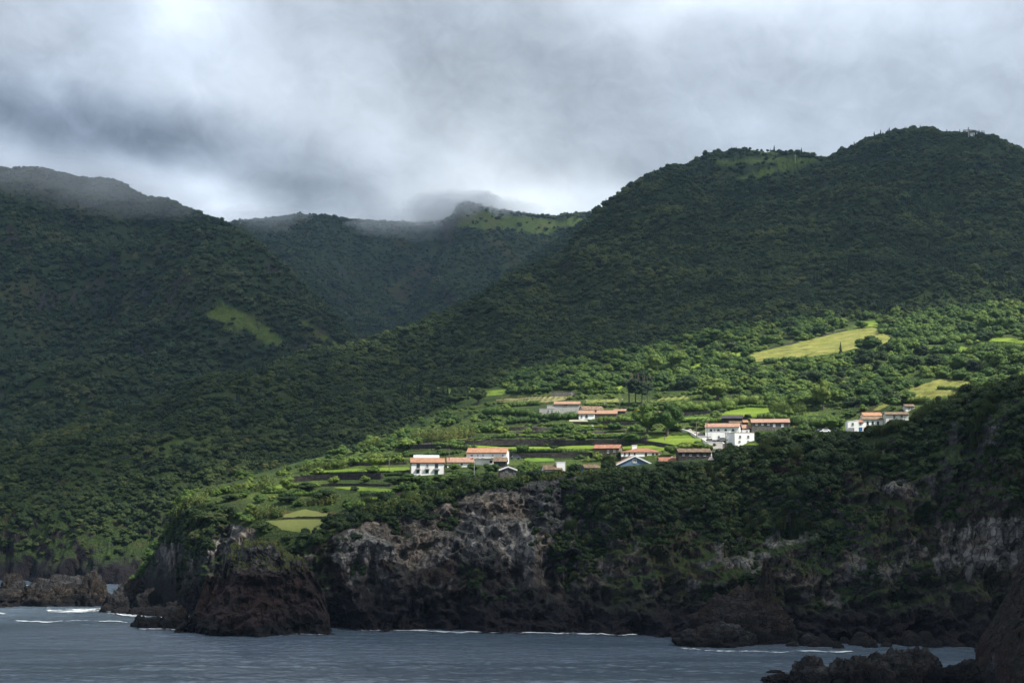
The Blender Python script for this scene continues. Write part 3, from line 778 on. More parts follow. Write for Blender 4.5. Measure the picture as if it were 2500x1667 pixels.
def gn_instances(name, pts, scl, rot, idx, coll, label, kind='stuff'):
    me = bpy.data.meshes.new(name); n = len(pts)
    me.vertices.add(n); me.vertices.foreach_set("co", np.asarray(pts, np.float32).ravel())
    a = me.attributes.new("scl", 'FLOAT_VECTOR', 'POINT'); a.data.foreach_set("vector", np.asarray(scl, np.float32).ravel())
    a = me.attributes.new("rot", 'FLOAT_VECTOR', 'POINT'); a.data.foreach_set("vector", np.asarray(rot, np.float32).ravel())
    a = me.attributes.new("idx", 'INT', 'POINT'); a.data.foreach_set("value", np.asarray(idx, np.int32))
    o = link(name, me); tag(o, label, kind=kind)
    ng = bpy.data.node_groups.new(name + "_scatter", 'GeometryNodeTree')
    ng.interface.new_socket("Geometry", in_out='INPUT', socket_type='NodeSocketGeometry')
    ng.interface.new_socket("Geometry", in_out='OUTPUT', socket_type='NodeSocketGeometry')
    N = ng.nodes; Lk = ng.links
    gi = N.new("NodeGroupInput"); go = N.new("NodeGroupOutput")
    ci = N.new("GeometryNodeCollectionInfo"); ci.inputs[0].default_value = coll; ci.inputs[1].default_value = True; ci.inputs[2].default_value = True
    iop = N.new("GeometryNodeInstanceOnPoints"); iop.inputs['Pick Instance'].default_value = True
    def attr(nm, dt):
        q = N.new("GeometryNodeInputNamedAttribute"); q.data_type = dt; q.inputs[0].default_value = nm; return q.outputs[0]
    Lk.new(gi.outputs[0], iop.inputs['Points']); Lk.new(ci.outputs[0], iop.inputs['Instance'])
    Lk.new(attr("idx", 'INT'), iop.inputs['Instance Index']); Lk.new(attr("scl", 'FLOAT_VECTOR'), iop.inputs['Scale'])
    e2r = N.new("FunctionNodeEulerToRotation"); Lk.new(attr("rot", 'FLOAT_VECTOR'), e2r.inputs[0]); Lk.new(e2r.outputs[0], iop.inputs['Rotation'])
    Lk.new(iop.outputs[0], go.inputs[0])
    md = o.modifiers.new("scatter", 'NODES'); md.node_group = ng
    return o
def sample(S, spacing, mask, g, pxr=(-60, 2560), facing=-.12):
    to = np.array([0, 0, CAMZ]) - S.C; to /= np.linalg.norm(to, axis=1)[:, None]
    dens = S.A / np.asarray(spacing) ** 2 * mask
    dens = dens * ((S.CPX > pxr[0]) & (S.CPX < pxr[1])) * (((S.N * to).sum(1)) > facing)
    n = np.floor(dens + g.uniform(size=len(dens))).astype(int)
    ci = np.repeat(np.arange(len(dens)), n)
    u = g.uniform(size=(len(ci), 2)); q = S.F[ci]; V = S.V
    P = (V[q[:, 0]] * ((1 - u[:, 0]) * (1 - u[:, 1]))[:, None] + V[q[:, 1]] * (u[:, 0] * (1 - u[:, 1]))[:, None] +
         V[q[:, 2]] * (u[:, 0] * u[:, 1])[:, None] + V[q[:, 3]] * ((1 - u[:, 0]) * u[:, 1])[:, None])
    return P, ci
def plant(name, parts, coll, label, g, squash=(.75, 1.15)):
    P = np.concatenate([p[0] for p in parts]); W = np.concatenate([p[1] for p in parts])
    n = len(P); scl = np.stack([W, W, W * g.uniform(squash[0], squash[1], n)], -1)
    rot = np.stack([g.normal(size=n) * .08, g.normal(size=n) * .08, g.uniform(0, 6.28, n)], -1)
    P = P.copy(); P[:, 2] -= W * .06
    return gn_instances(name, P, scl, rot, g.integers(0, len(coll.objects), n), coll, label)
def open_mask(S, keys):
    m = np.zeros(len(S.C), bool)
    for k in keys: m |= inpoly(S.CPX, S.CPY, OPEN[k])
    return ~m
g1 = np.random.default_rng(21)
# far ridge, left mountain, spur
def sizes(n, g, a, b): return (a + (b - a) * g.beta(2, 3, n)) * np.exp(g.normal(size=n) * .20)
parts = []
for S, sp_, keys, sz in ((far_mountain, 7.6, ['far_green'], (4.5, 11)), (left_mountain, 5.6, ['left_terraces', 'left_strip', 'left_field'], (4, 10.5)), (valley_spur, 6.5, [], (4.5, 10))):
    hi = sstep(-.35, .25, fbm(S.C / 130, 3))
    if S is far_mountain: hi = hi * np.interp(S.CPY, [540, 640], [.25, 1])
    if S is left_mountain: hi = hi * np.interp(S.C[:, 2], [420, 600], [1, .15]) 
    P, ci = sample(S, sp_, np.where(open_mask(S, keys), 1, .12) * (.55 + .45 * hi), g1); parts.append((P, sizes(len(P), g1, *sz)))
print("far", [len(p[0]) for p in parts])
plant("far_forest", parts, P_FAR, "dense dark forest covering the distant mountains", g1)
# the big hill and the left coast
S = hillside
far = np.interp(S.C[:, 1], [700, 1000, 2200], [0, .25, 1])
sp_ = 3.2 + .3 * far
M = np.where(open_mask(S, ['dome_field1', 'dome_field2', 'dome_top', 'left_bank', 'mid_meadow']), 1, .06)
top_ = inpoly(S.CPX, S.CPY, [(1690,350),(2030,350),(2020,400),(1930,440),(1760,460),(1690,420)]); M = M * np.where(top_, .28, 1)
covered = (S.crow > 4.08) & (S.CPX > 1000)
hole = sstep(-.62, -.35, fbm(S.C / 22, 3))
zlow = sstep(10, 22, S.C[:, 2] + fbm(S.C / 9, 2) * 8)
P, ci = sample(S, sp_, M * ~covered * hole * zlow, g1)
W = sizes(len(P), g1, 2.6, 9.4) * np.interp(P[:, 1], [600, 760, 950, 2200], [.52, .66, .82, .88])
grove = fbm(P / np.array([60, 60, 60.]), 3); W *= 1 + .55 * np.clip(grove, -.7, 1)
con = (fbm(P / 70 + 20, 3) > .33) & (g1.uniform(size=len(P)) < .55) & (P[:, 1] > 800)
Wc = W[con] * .75; cs = np.stack([Wc * 1.0, Wc * 1.0, Wc * 1.45], -1)
gn_instances("hill_conifers", P[con], cs, np.stack([0 * Wc, 0 * Wc, g1.uniform(0, 6.28, len(Wc))], -1), g1.integers(0, 3, len(Wc)), P_CON, "dark stands of conifers mixed into the hill forest")
P, W = P[~con], W[~con]
print("hill", len(P), con.sum())
plant("hill_forest", [(P, W)], P_FOR, "dense forest of rounded crowns over the big hill and coast", g1)
# ------------------------------------------------------------------ what stands where (picture rows and columns of the photograph, turned into places on the land)
FIELDS = [  # label, kind, outline
 ("sunlit grass field above the long dark terrace wall", 'grass', [(1157,1087),(1400,1087),(1620,1085),(1625,1103),(1440,1100),(1160,1097)]),
 ("narrow bright grass strip above the orange-roofed long house", 'grass', [(1089,1082),(1130,1076),(1177,1073),(1172,1078),(1140,1081),(1100,1083)]),
 ("vegetable garden beside the dark car", 'garden', [(1273,1120),(1300,1117),(1352,1118),(1356,1126),(1290,1128)]),
 ("sunlit grass terrace below the brown farmhouse", 'grass', [(1428,1058),(1470,1053),(1525,1051),(1520,1060),(1440,1062)]),
 ("bright green field beside the curving lane", 'grass', [(1580,1063),(1640,1061),(1697,1059),(1718,1070),(1742,1085),(1700,1092),(1660,1091),(1620,1083),(1581,1079)]),
 ("thin grass terrace below the white patio", 'grass', [(1412,1037),(1470,1036),(1552,1041),(1545,1045),(1420,1042)]),
 ("vivid green domed field behind the stone ruin", 'grass', [(1760,1013),(1778,1003),(1800,995),(1837,991),(1875,996),(1880,1004),(1875,1012),(1848,1019),(1784,1017)]),
 ("small dry yellow plot by the long grey house", 'dry', [(1935,1031),(1958,1036),(1960,1047),(1937,1045)]),
 ("lawn below the white two-storey house", 'grass', [(1797,1082),(1878,1082),(1880,1091),(1800,1088)]),
 ("steep yellow-green pasture above the white houses", 'dry', [(2128,1004),(2150,989),(2172,978),(2231,945),(2261,935),(2294,926),(2399,933),(2352,946),(2357,966),(2301,977),(2249,977),(2195,972),(2149,1001)]),
 ("long hummocky pasture on the knoll", 'dry', [(1801,886),(1844,862),(1934,841),(2040,814),(2083,806),(2128,799),(2150,806),(2178,828),(2160,838),(2110,846),(2060,858),(1972,872),(1880,882)]),
 ("bright slanting field left of the knoll", 'grass', [(1666,903),(1689,890),(1724,883),(1721,897),(1680,902)]),
 ("small bright field under the dark round tree", 'grass', [(1735,874),(1755,862),(1811,859),(1805,871),(1750,874)]),
 ("pale meadow behind the pine group", 'pale', [(1584,981),(1627,970),(1679,965),(1681,974),(1602,983)]),
 ("tiny bright field left of the dark pines", 'grass', [(1500,944),(1518,942),(1517,952),(1502,953)]),
 ("pale grass terrace behind the lamp posts", 'pale', [(1431,976),(1510,972),(1512,982),(1431,986)]),
 ("tan ripening maize field behind the concrete house", 'maize', [(1205,975),(1254,967),(1330,966),(1406,965),(1380,976),(1330,984),(1219,983)]),
 ("shaded green meadow at the edge of the forest", 'grass', [(995,951),(1060,946),(1137,945),(1232,952),(1230,963),(1148,972),(1125,968),(1008,965)]),
 ("long grass strip between hedges on the upper slope", 'grass', [(2175,872),(2254,850),(2347,846),(2405,858),(2300,863)]),
 ("upper right grass strip behind the tall hedge", 'grass', [(2383,826),(2440,823),(2500,828),(2560,832),(2560,842),(2390,834)]),
 ("small clearing at the foot of the forested hill", 'grass', [(2093,787),(2144,783),(2146,798),(2095,799)]),
 ("long thin lawn behind the dotted hedge", 'grass', [(752,1150),(870,1144),(1000,1140),(1000,1151),(870,1153),(757,1155)]),
 ("small yellow-green plot beside the cane clump", 'grass', [(672,1185),(729,1180),(722,1191),(672,1193)]),
 ("grass terrace between dark bushes on the headland", 'grass', [(812,1190),(870,1188),(955,1194),(955,1201),(884,1200)]),
 ("sloping field at the top of the bare cliff", 'grass', [(881,1224),(900,1216),(944,1213),(928,1233),(886,1244)]),
 ("upper part of the headland pasture with bare soil bank", 'pale', [(690,1258),(715,1250),(745,1243),(815,1257),(818,1262),(690,1264)]),
 ("lowest headland pasture above the sea stack", 'pale', [(650,1272),(720,1268),(818,1268),(815,1296),(760,1304),(690,1294)]),
 ("dry pathway strip under the cane thicket", 'dry', [(1029,1083),(1080,1075),(1149,1069),(1150,1073),(1085,1079),(1035,1086)]),
 ("grass terrace behind the row of dark shrubs", 'grass', [(1236,1060),(1330,1056),(1340,1062),(1240,1064)]),
 ("orchard strip between hedges left of the vineyard", 'garden', [(1660,1020),(1740,1016),(1745,1024),(1665,1028)]),
]
HOUSE_KEEP = [(1000,1110,1092,1160),(1090,1098,1240,1150),(1192,1116,1242,1145),(1216,1138,1262,1170),(1445,1085,1512,1115),(1515,1085,1613,1118),(1504,1110,1596,1139),(1610,1114,1735,1127),
 (1654,1094,1739,1120),(1425,1130,1467,1150),(1326,1124,1384,1150),(1708,1032,1845,1088),(1778,1012,1814,1042),(1812,1022,1928,1052),(1814,1036,1860,1050),(1315,978,1418,1014),(1410,988,1530,1026),
 (2064,1022,2108,1054),(2104,1005,2160,1040),(2160,1004,2220,1026),(2205,985,2236,1004),(1342,952,1408,966),(1240,1114,1275,1125),(2000,1045,2026,1058),(1622,1005,1662,1030)]
ROAD = [(1676,1051),(1690,1055),(1712,1066),(1734,1077),(1749,1086),(1757,1097),(1757,1110),(1750,1124)]
def road_mask(px, py, w=7):
    px = np.asarray(px, float); py = np.asarray(py, float); m = np.zeros(px.shape, bool)
    for (a, b), (c, d) in zip(ROAD[:-1], ROAD[1:]):
        vx, vy = c - a, d - b; t = np.clip(((px - a) * vx + (py - b) * vy * 1) / (vx * vx + vy * vy), 0, 1)
        m |= np.hypot(px - a - t * vx, (py - b - t * vy) * 1.6) < w + 3 * (py > 1080)
    return m

def fit(P, W, hf=.85):
    """shrink plants that would stand in front of a house wall the photograph shows; too small ones go"""
    x, y = proj(P); k = F / P[:, 1]; W = W.copy()
    for (a, b, c, d) in HOUSE_KEEP + TREE_KEEP:
        w = W * k; bad = (x + w * .45 > a) & (x - w * .45 < c) & (y - w * hf < d - 3) & (y > b + 2) & (y < d + 75)
        W = np.where(bad, np.minimum(W, np.maximum(0, (y - (d - 3))) / hf / k), W)
    return W, W > 1.0
TREE_KEEP = []
def grass_mat(name, a, b, c, sc=.35):
    s = NT(name); pos = s.n("NewGeometry").outputs['Position']
    mp = s.n("Mapping", ins={0: pos}); mp.inputs['Scale'].default_value = (.5, 1, 1)
    f = s.math('ADD', s.math('MULTIPLY', s.noise(mp.outputs[0], sc * .22, 6, .72), .62), s.math('MULTIPLY', s.noise(pos, sc * 2.4, 5, .8), .38))
    col = s.ramp(f, [(.36, a), (.5, b), (.62, c)])
    return s.done(s.bsdf(col, .85, s.bump(s.noise(pos, 2.2, 5, .8), .9, .5), spec=.2))
M_GRASS = grass_mat("meadow_grass", (.075, .13, .018), (.14, .21, .022), (.20, .26, .034))
M_DRY = grass_mat("dry_grass", (.085, .085, .03), (.18, .195, .042), (.28, .25, .085), .8)
M_PALE = grass_mat("pale_grass", (.10, .12, .03), (.15, .18, .045), (.20, .20, .07))
M_MAIZE = grass_mat("maize", (.10, .12, .04), (.20, .19, .08), (.28, .24, .11), 1.0)
M_GARDEN = grass_mat("garden", (.04, .08, .015), (.10, .19, .02), (.16, .26, .03), 1.6)
FM = {'grass': M_GRASS, 'dry': M_DRY, 'pale': M_PALE, 'maize': M_MAIZE, 'garden': M_GARDEN}
def drape(name, poly, mat, lift=.12, dx=2.2, dy=.9, label=None, amp=.0):
    """a sheet of turf lying on the land inside the outline"""
    ys = np.arange(min(p[1] for p in poly) + .3, max(p[1] for p in poly), dy)
    rows = []
    K = max(4, int((max(p[0] for p in poly) - min(p[0] for p in poly)) / dx))
    for k, y in enumerate(ys):
        xs = []
        for (x1, y1), (x2, y2) in zip(poly, poly[1:] + poly[:1]):
            if (y1 > y) != (y2 > y): xs.append(x1 + (y - y1) / (y2 - y1) * (x2 - x1))
        if len(xs) < 2: continue
        a, b = min(xs) + noise3(np.array([y * .45, 1.5, poly[0][0] * .01])) * 7, max(xs) + noise3(np.array([y * .45, 7.5, poly[0][0] * .01])) * 7
        r = []
        for i in range(K + 1):
            h = hit(a + (b - a) * i / K, y)
            r.append(None if h is None else h)
        if all(q is not None for q in r): rows.append(r)
    if len(rows) < 2: print("no field", label); return None
    G = np.array([[tuple(q) for q in r] for r in rows])
    # soften steps of depth between neighbouring sight lines, keep the sheet just above the land
    for r in range(1, len(G)):
        jump = G[r - 1, :, 1] - G[r, :, 1]
    G[..., 2] += lift
    nr, nc = G.shape[:2]; a = (np.arange(nr - 1)[:, None] * nc + np.arange(nc - 1)[None]).ravel()
    o = link(name, mesh_np(name, G.reshape(-1, 3), np.stack([a, a + nc, a + nc + 1, a + 1], 1), mat, True))
    tag(o, label, kind='structure'); return o
for (lb, k, poly) in FIELDS: drape("field", poly, FM[k], label=lb, dx=5, dy=1.2)
NOTREE = [f[2] for f in FIELDS]
def keep_mask(px, py, hpx=8):
    m = np.ones(np.shape(px), bool)
    for p in NOTREE:
        m &= ~inpoly(px, py, p); m &= ~inpoly(px, np.asarray(py) - hpx * .35, p)
    for (a, b, c, d) in HOUSE_KEEP: m &= ~((px > a - 3) & (px < c + 3) & (py > b) & (py < d + hpx * .8))
    return m & ~road_mask(px, py)

# ------------------------------------------------------------------ stone walls of the terraces
def stone_mat(name, lo, hi, sc=1.6):
    s = NT(name); pos = s.n("TexCoord").outputs['Object']
    v = s.n("TexVoronoi", ins={'Vector': pos, 'Scale': sc}); v2 = s.n("TexVoronoi", feature='DISTANCE_TO_EDGE', ins={'Vector': pos, 'Scale': sc})
    r = s.sep(v.outputs['Color'])[0]
    col = s.mix(s.math('ADD', s.math('MULTIPLY', r, .6), s.math('MULTIPLY', s.noise(pos, .5, 4, .6), .4)), lo, hi)
    col = s.mix(s.sm(v2.outputs['Distance'], .06, .0), col, tuple(c * .3 for c in lo))
    return s.done(s.bsdf(col, .95, s.bump(v2.outputs['Distance'], 1, .3)))
M_WALL = stone_mat("basalt_wall", (.016, .015, .017), (.075, .068, .062))
WALLS = [
 ("long dark retaining wall beside the parked dark car", [(1238,1119),(1290,1119),(1370,1118),(1442,1117)], 13),
 ("high dark terrace wall above the bright grass field", [(1130,1088),(1184,1087),(1250,1086),(1340,1087),(1450,1087),(1530,1086),(1578,1080)], 13),
 ("short dark wall left of the upper terraces", [(1243,1052),(1280,1051),(1312,1047)], 9),
 ("dark wall under the clipped hedge on the upper terraces", [(1296,1053),(1345,1051),(1395,1049)], 8),
 ("dark wall under the cane thicket left of the long house", [(965,1096),(1040,1095),(1100,1096),(1158,1099)], 10),
 ("dark retaining wall of the headland below the dotted hedge", [(704,1178),(760,1173),(840,1171),(928,1170)], 14),
 ("dark wall under the hydrangea hedge by the brown farmhouse", [(1470,1037),(1520,1037),(1568,1040)], 8),
 ("crumbling wall at the foot of the bright lane field", [(1527,1083),(1560,1082),(1600,1088),(1640,1096)], 9),
 ("low wall along the dry pathway", [(1030,1087),(1085,1080),(1150,1074)], 4),
 ("low dark wall below the thin grass terrace", [(1450,1050),(1490,1049),(1532,1047)], 6),
 ("stone wall between shrubs on the middle terrace", [(1180,1078),(1230,1078),(1300,1078),(1380,1076)], 6),
 ("low wall behind the hedge left of the white houses", [(2300,984),(2330,982),(2370,980)], 6),
 ("stone wall under the dark hedgerow behind the white building", [(1640,1016),(1700,1013),(1760,1008)], 8),
 ("thin stone wall along the top edge of the knoll pasture", [(1880,852),(1940,838),(2010,820),(2070,806)], 3),
 ("wall at the foot of the two white flowering hedges", [(960,1155),(1000,1153)], 6),
 ("wall below the domed field", [(1790,1024),(1830,1023),(1860,1026)], 5),
 ("dark wall edging the second terrace above the bright field", [(1180,1070),(1260,1069),(1340,1068),(1390,1067)], 5),
 ("dark wall behind the row of separate shrubs", [(1392,1061),(1450,1060),(1526,1056)], 6),
 ("broken wall on the uppermost terrace", [(1250,1060),(1300,1058),(1325,1057)], 5),
 ("wall between the thin grass terrace and the hydrangea hedge", [(1400,1034),(1440,1036),(1470,1036)], 5),
 ("dark wall on the headland behind the small yellow-green plot", [(745,1188),(800,1187),(870,1186),(950,1188)], 6),
 ("dark wall below the sloping cliff-top field", [(880,1214),(930,1210),(990,1208)], 6),
 ("retaining wall below the flowering garden", [(850,1138),(920,1136),(990,1134)], 6),
 ("earth bank wall across the headland pasture", [(690,1268),(740,1265),(800,1266)], 5),
 ("upper wall of the right-hand slope beside the road rail", [(2290,800),(2360,796),(2430,795),(2520,793)], 4),
]
def densify(pts, step=6):
    out = []
    for (a, b), (c, d) in zip(pts[:-1], pts[1:]):
        n = max(1, int(math.hypot(c - a, d - b) / step))
        for k in range(n): out.append((a + (c - a) * k / n, b + (d - b) * k / n))
    out.append(pts[-1]); return out
def on_land(pts, sheets=(village_ground, hillside)):
    out = []
    for (a, b) in pts:
        h = hit(a, b, sheets)
        if h is not None: out.append(np.array(h))
    return out
def smooth_line(P, n=2):
    P = np.array(P)
    for _ in range(n):
        if len(P) > 3: P[1:-1] = (P[:-2] + P[1:-1] * 2 + P[2:]) / 4
    return P
gw = np.random.default_rng(5)
def stone_wall(label, pts, hpx):
    P = smooth_line(on_land(densify(pts)), 4)
    D = P[:, 1].mean(); H = hpx * D / F * 1.05
    n = len(P); base = P.mean(0); V = []; Fs = []
    T = np.gradient(P[:, :2], axis=0); T /= np.linalg.norm(T, axis=1)[:, None] + 1e-9
    nrm = np.stack([-T[:, 1], T[:, 0]], 1); nrm *= np.where(nrm[:, 1:2] < 0, -1, 1)
    K = 3
    for i in range(n):
        h = H * (1 + .12 * noise3(np.array([P[i, 0] * .12, P[i, 1] * .1, .5]))) + gw.normal() * .05
        for k in range(K + 1):
            j = gw.normal(size=2) * .06
            q = P[i].copy(); q[:2] += nrm[i] * (.35 * k / K + j[0] * .5); q[2] += -1.2 + (h + 1.2) * k / K; V.append(q - base)
        q = P[i].copy(); q[:2] += nrm[i] * 1.2; q[2] += h; V.append(q - base)
        q = P[i].copy(); q[:2] += nrm[i] * 1.4; q[2] += -1.2; V.append(q - base)
    M = K + 3
    for i in range(n - 1):
        for k in range(M - 1): Fs.append((i * M + k, (i + 1) * M + k, (i + 1) * M + k + 1, i * M + k + 1))
    Fs.append(tuple(range(M))); Fs.append(tuple(range((n - 1) * M + M - 1, (n - 1) * M - 1, -1)))
    o = link("stone_wall", mesh_np("stone_wall", V, Fs, M_WALL), loc=tuple(base)); tag(o, label, "stone wall", "dark dry stone walls of the terraces")
for w in WALLS: stone_wall(*w)

# ------------------------------------------------------------------ hedges: long low masses of leaves
def hedge(name, label, cat, pts, hpx, mat, leaf=.42, wide=.9, lumps=.25, group=None, dens=9.0, cane=False):
    P = smooth_line(on_land(densify(pts, 5)), 3)
    if len(P) < 2: print("no hedge", label); return
    D = P[:, 1].mean(); H = hpx * D / F; base = P[len(P) // 2].copy()
    seg = np.linalg.norm(np.diff(P, axis=0), axis=1); cum = np.concatenate([[0], np.cumsum(seg)]); Ltot = cum[-1]
    W = max(1.2, H * wide)
    def at(t): return np.stack([np.interp(t, cum, P[:, k]) for k in range(3)], -1)
    V, Fq, off = [], [], 0
    if not cane:
        nb = max(2, int(Ltot / (W * .55)))
        lob = []
        for i in range(nb):
            t = (i + .5 + gw.uniform(-.3, .3)) / nb * Ltot; c = at(np.array([t]))[0]; hh = H * (1 + lumps * gw.uniform(-1, .6))
            lob.append((c + [gw.uniform(-.2, .2) * W, gw.uniform(-.2, .2) * W, hh * .45], np.array([W * gw.uniform(.5, .75), W * gw.uniform(.45, .65), hh * .55])))
        n_all = int(min(9000, dens * Ltot * (H + W)))
        for (c, r) in lob:
            d = rand_dirs(max(12, n_all // nb), gw, -.35); q = c + d * r * gw.uniform(.85, 1.12, (len(d), 1)); N = d * .7 + gw.normal(size=d.shape) * .55; N /= np.linalg.norm(N, axis=1)[:, None]
            v, f = quads(q, N, leaf * gw.uniform(.6, 1.4, len(q)), gw, .75); V.append(v); Fq.append(f + off); off += len(v)
        nq = off
        iv, if_ = ico(); tri = []
        for (c, r) in lob:
            v = iv * r * .82 + c; V.append(v); tri.append(if_ + off); off += len(v)
        V = np.concatenate(V) - base; faces = [tuple(x) for x in np.concatenate(Fq).tolist()] + [tuple(x) for x in np.concatenate(tri).tolist()]
    else:
        n = int(min(2600, 4.0 * Ltot * max(1, H / 2)))
        t = gw.uniform(0, Ltot, n); c = at(t); c[:, 0] += gw.normal(size=n) * W * .3; c[:, 1] += gw.normal(size=n) * W * .4
        clump = 1 + .28 * noise3(np.stack([t * .35, 0 * t + len(label), 0 * t + .5], -1)); hh = H * gw.uniform(.6, 1.08, n) * clump
        lean = gw.normal(size=(n, 2)) * .14 * H; faces = []; VV = []
        for i in range(n):
            b = gw.uniform(0, 3.14); u = np.array([math.cos(b), math.sin(b), 0]) * .07
            p0 = c[i] - [0, 0, .6]; p2 = c[i] + [lean[i, 0], lean[i, 1], hh[i]]
            o = len(VV); VV += [p0 - u, p0 + u, p2]; faces.append((o, o+1, o+2))
            for k in range(7):
                f_ = gw.uniform(.12, 1.0); q = p0 + (p2 - p0) * f_; a = gw.uniform(0, 6.28); L = gw.uniform(.6, 1.2)
                e = np.array([math.cos(a) * L, math.sin(a) * L, gw.uniform(-.7, .35)]); w_ = np.array([-math.sin(a), math.cos(a), .4]) * .17
                o = len(VV); VV += [q, q + e * .5 + w_ + [0, 0, .15], q + e, q + e * .5 - w_ + [0, 0, .15]]; faces.append((o, o+1, o+2, o+3))
        V = np.array(VV) - base
    o = link(name, mesh_np(name, V, faces, mat), loc=tuple(base)); tag(o, label, cat, group); return o
HG = "trimmed hedges along the terraces"; CG = "pale cane thickets on the terraces"
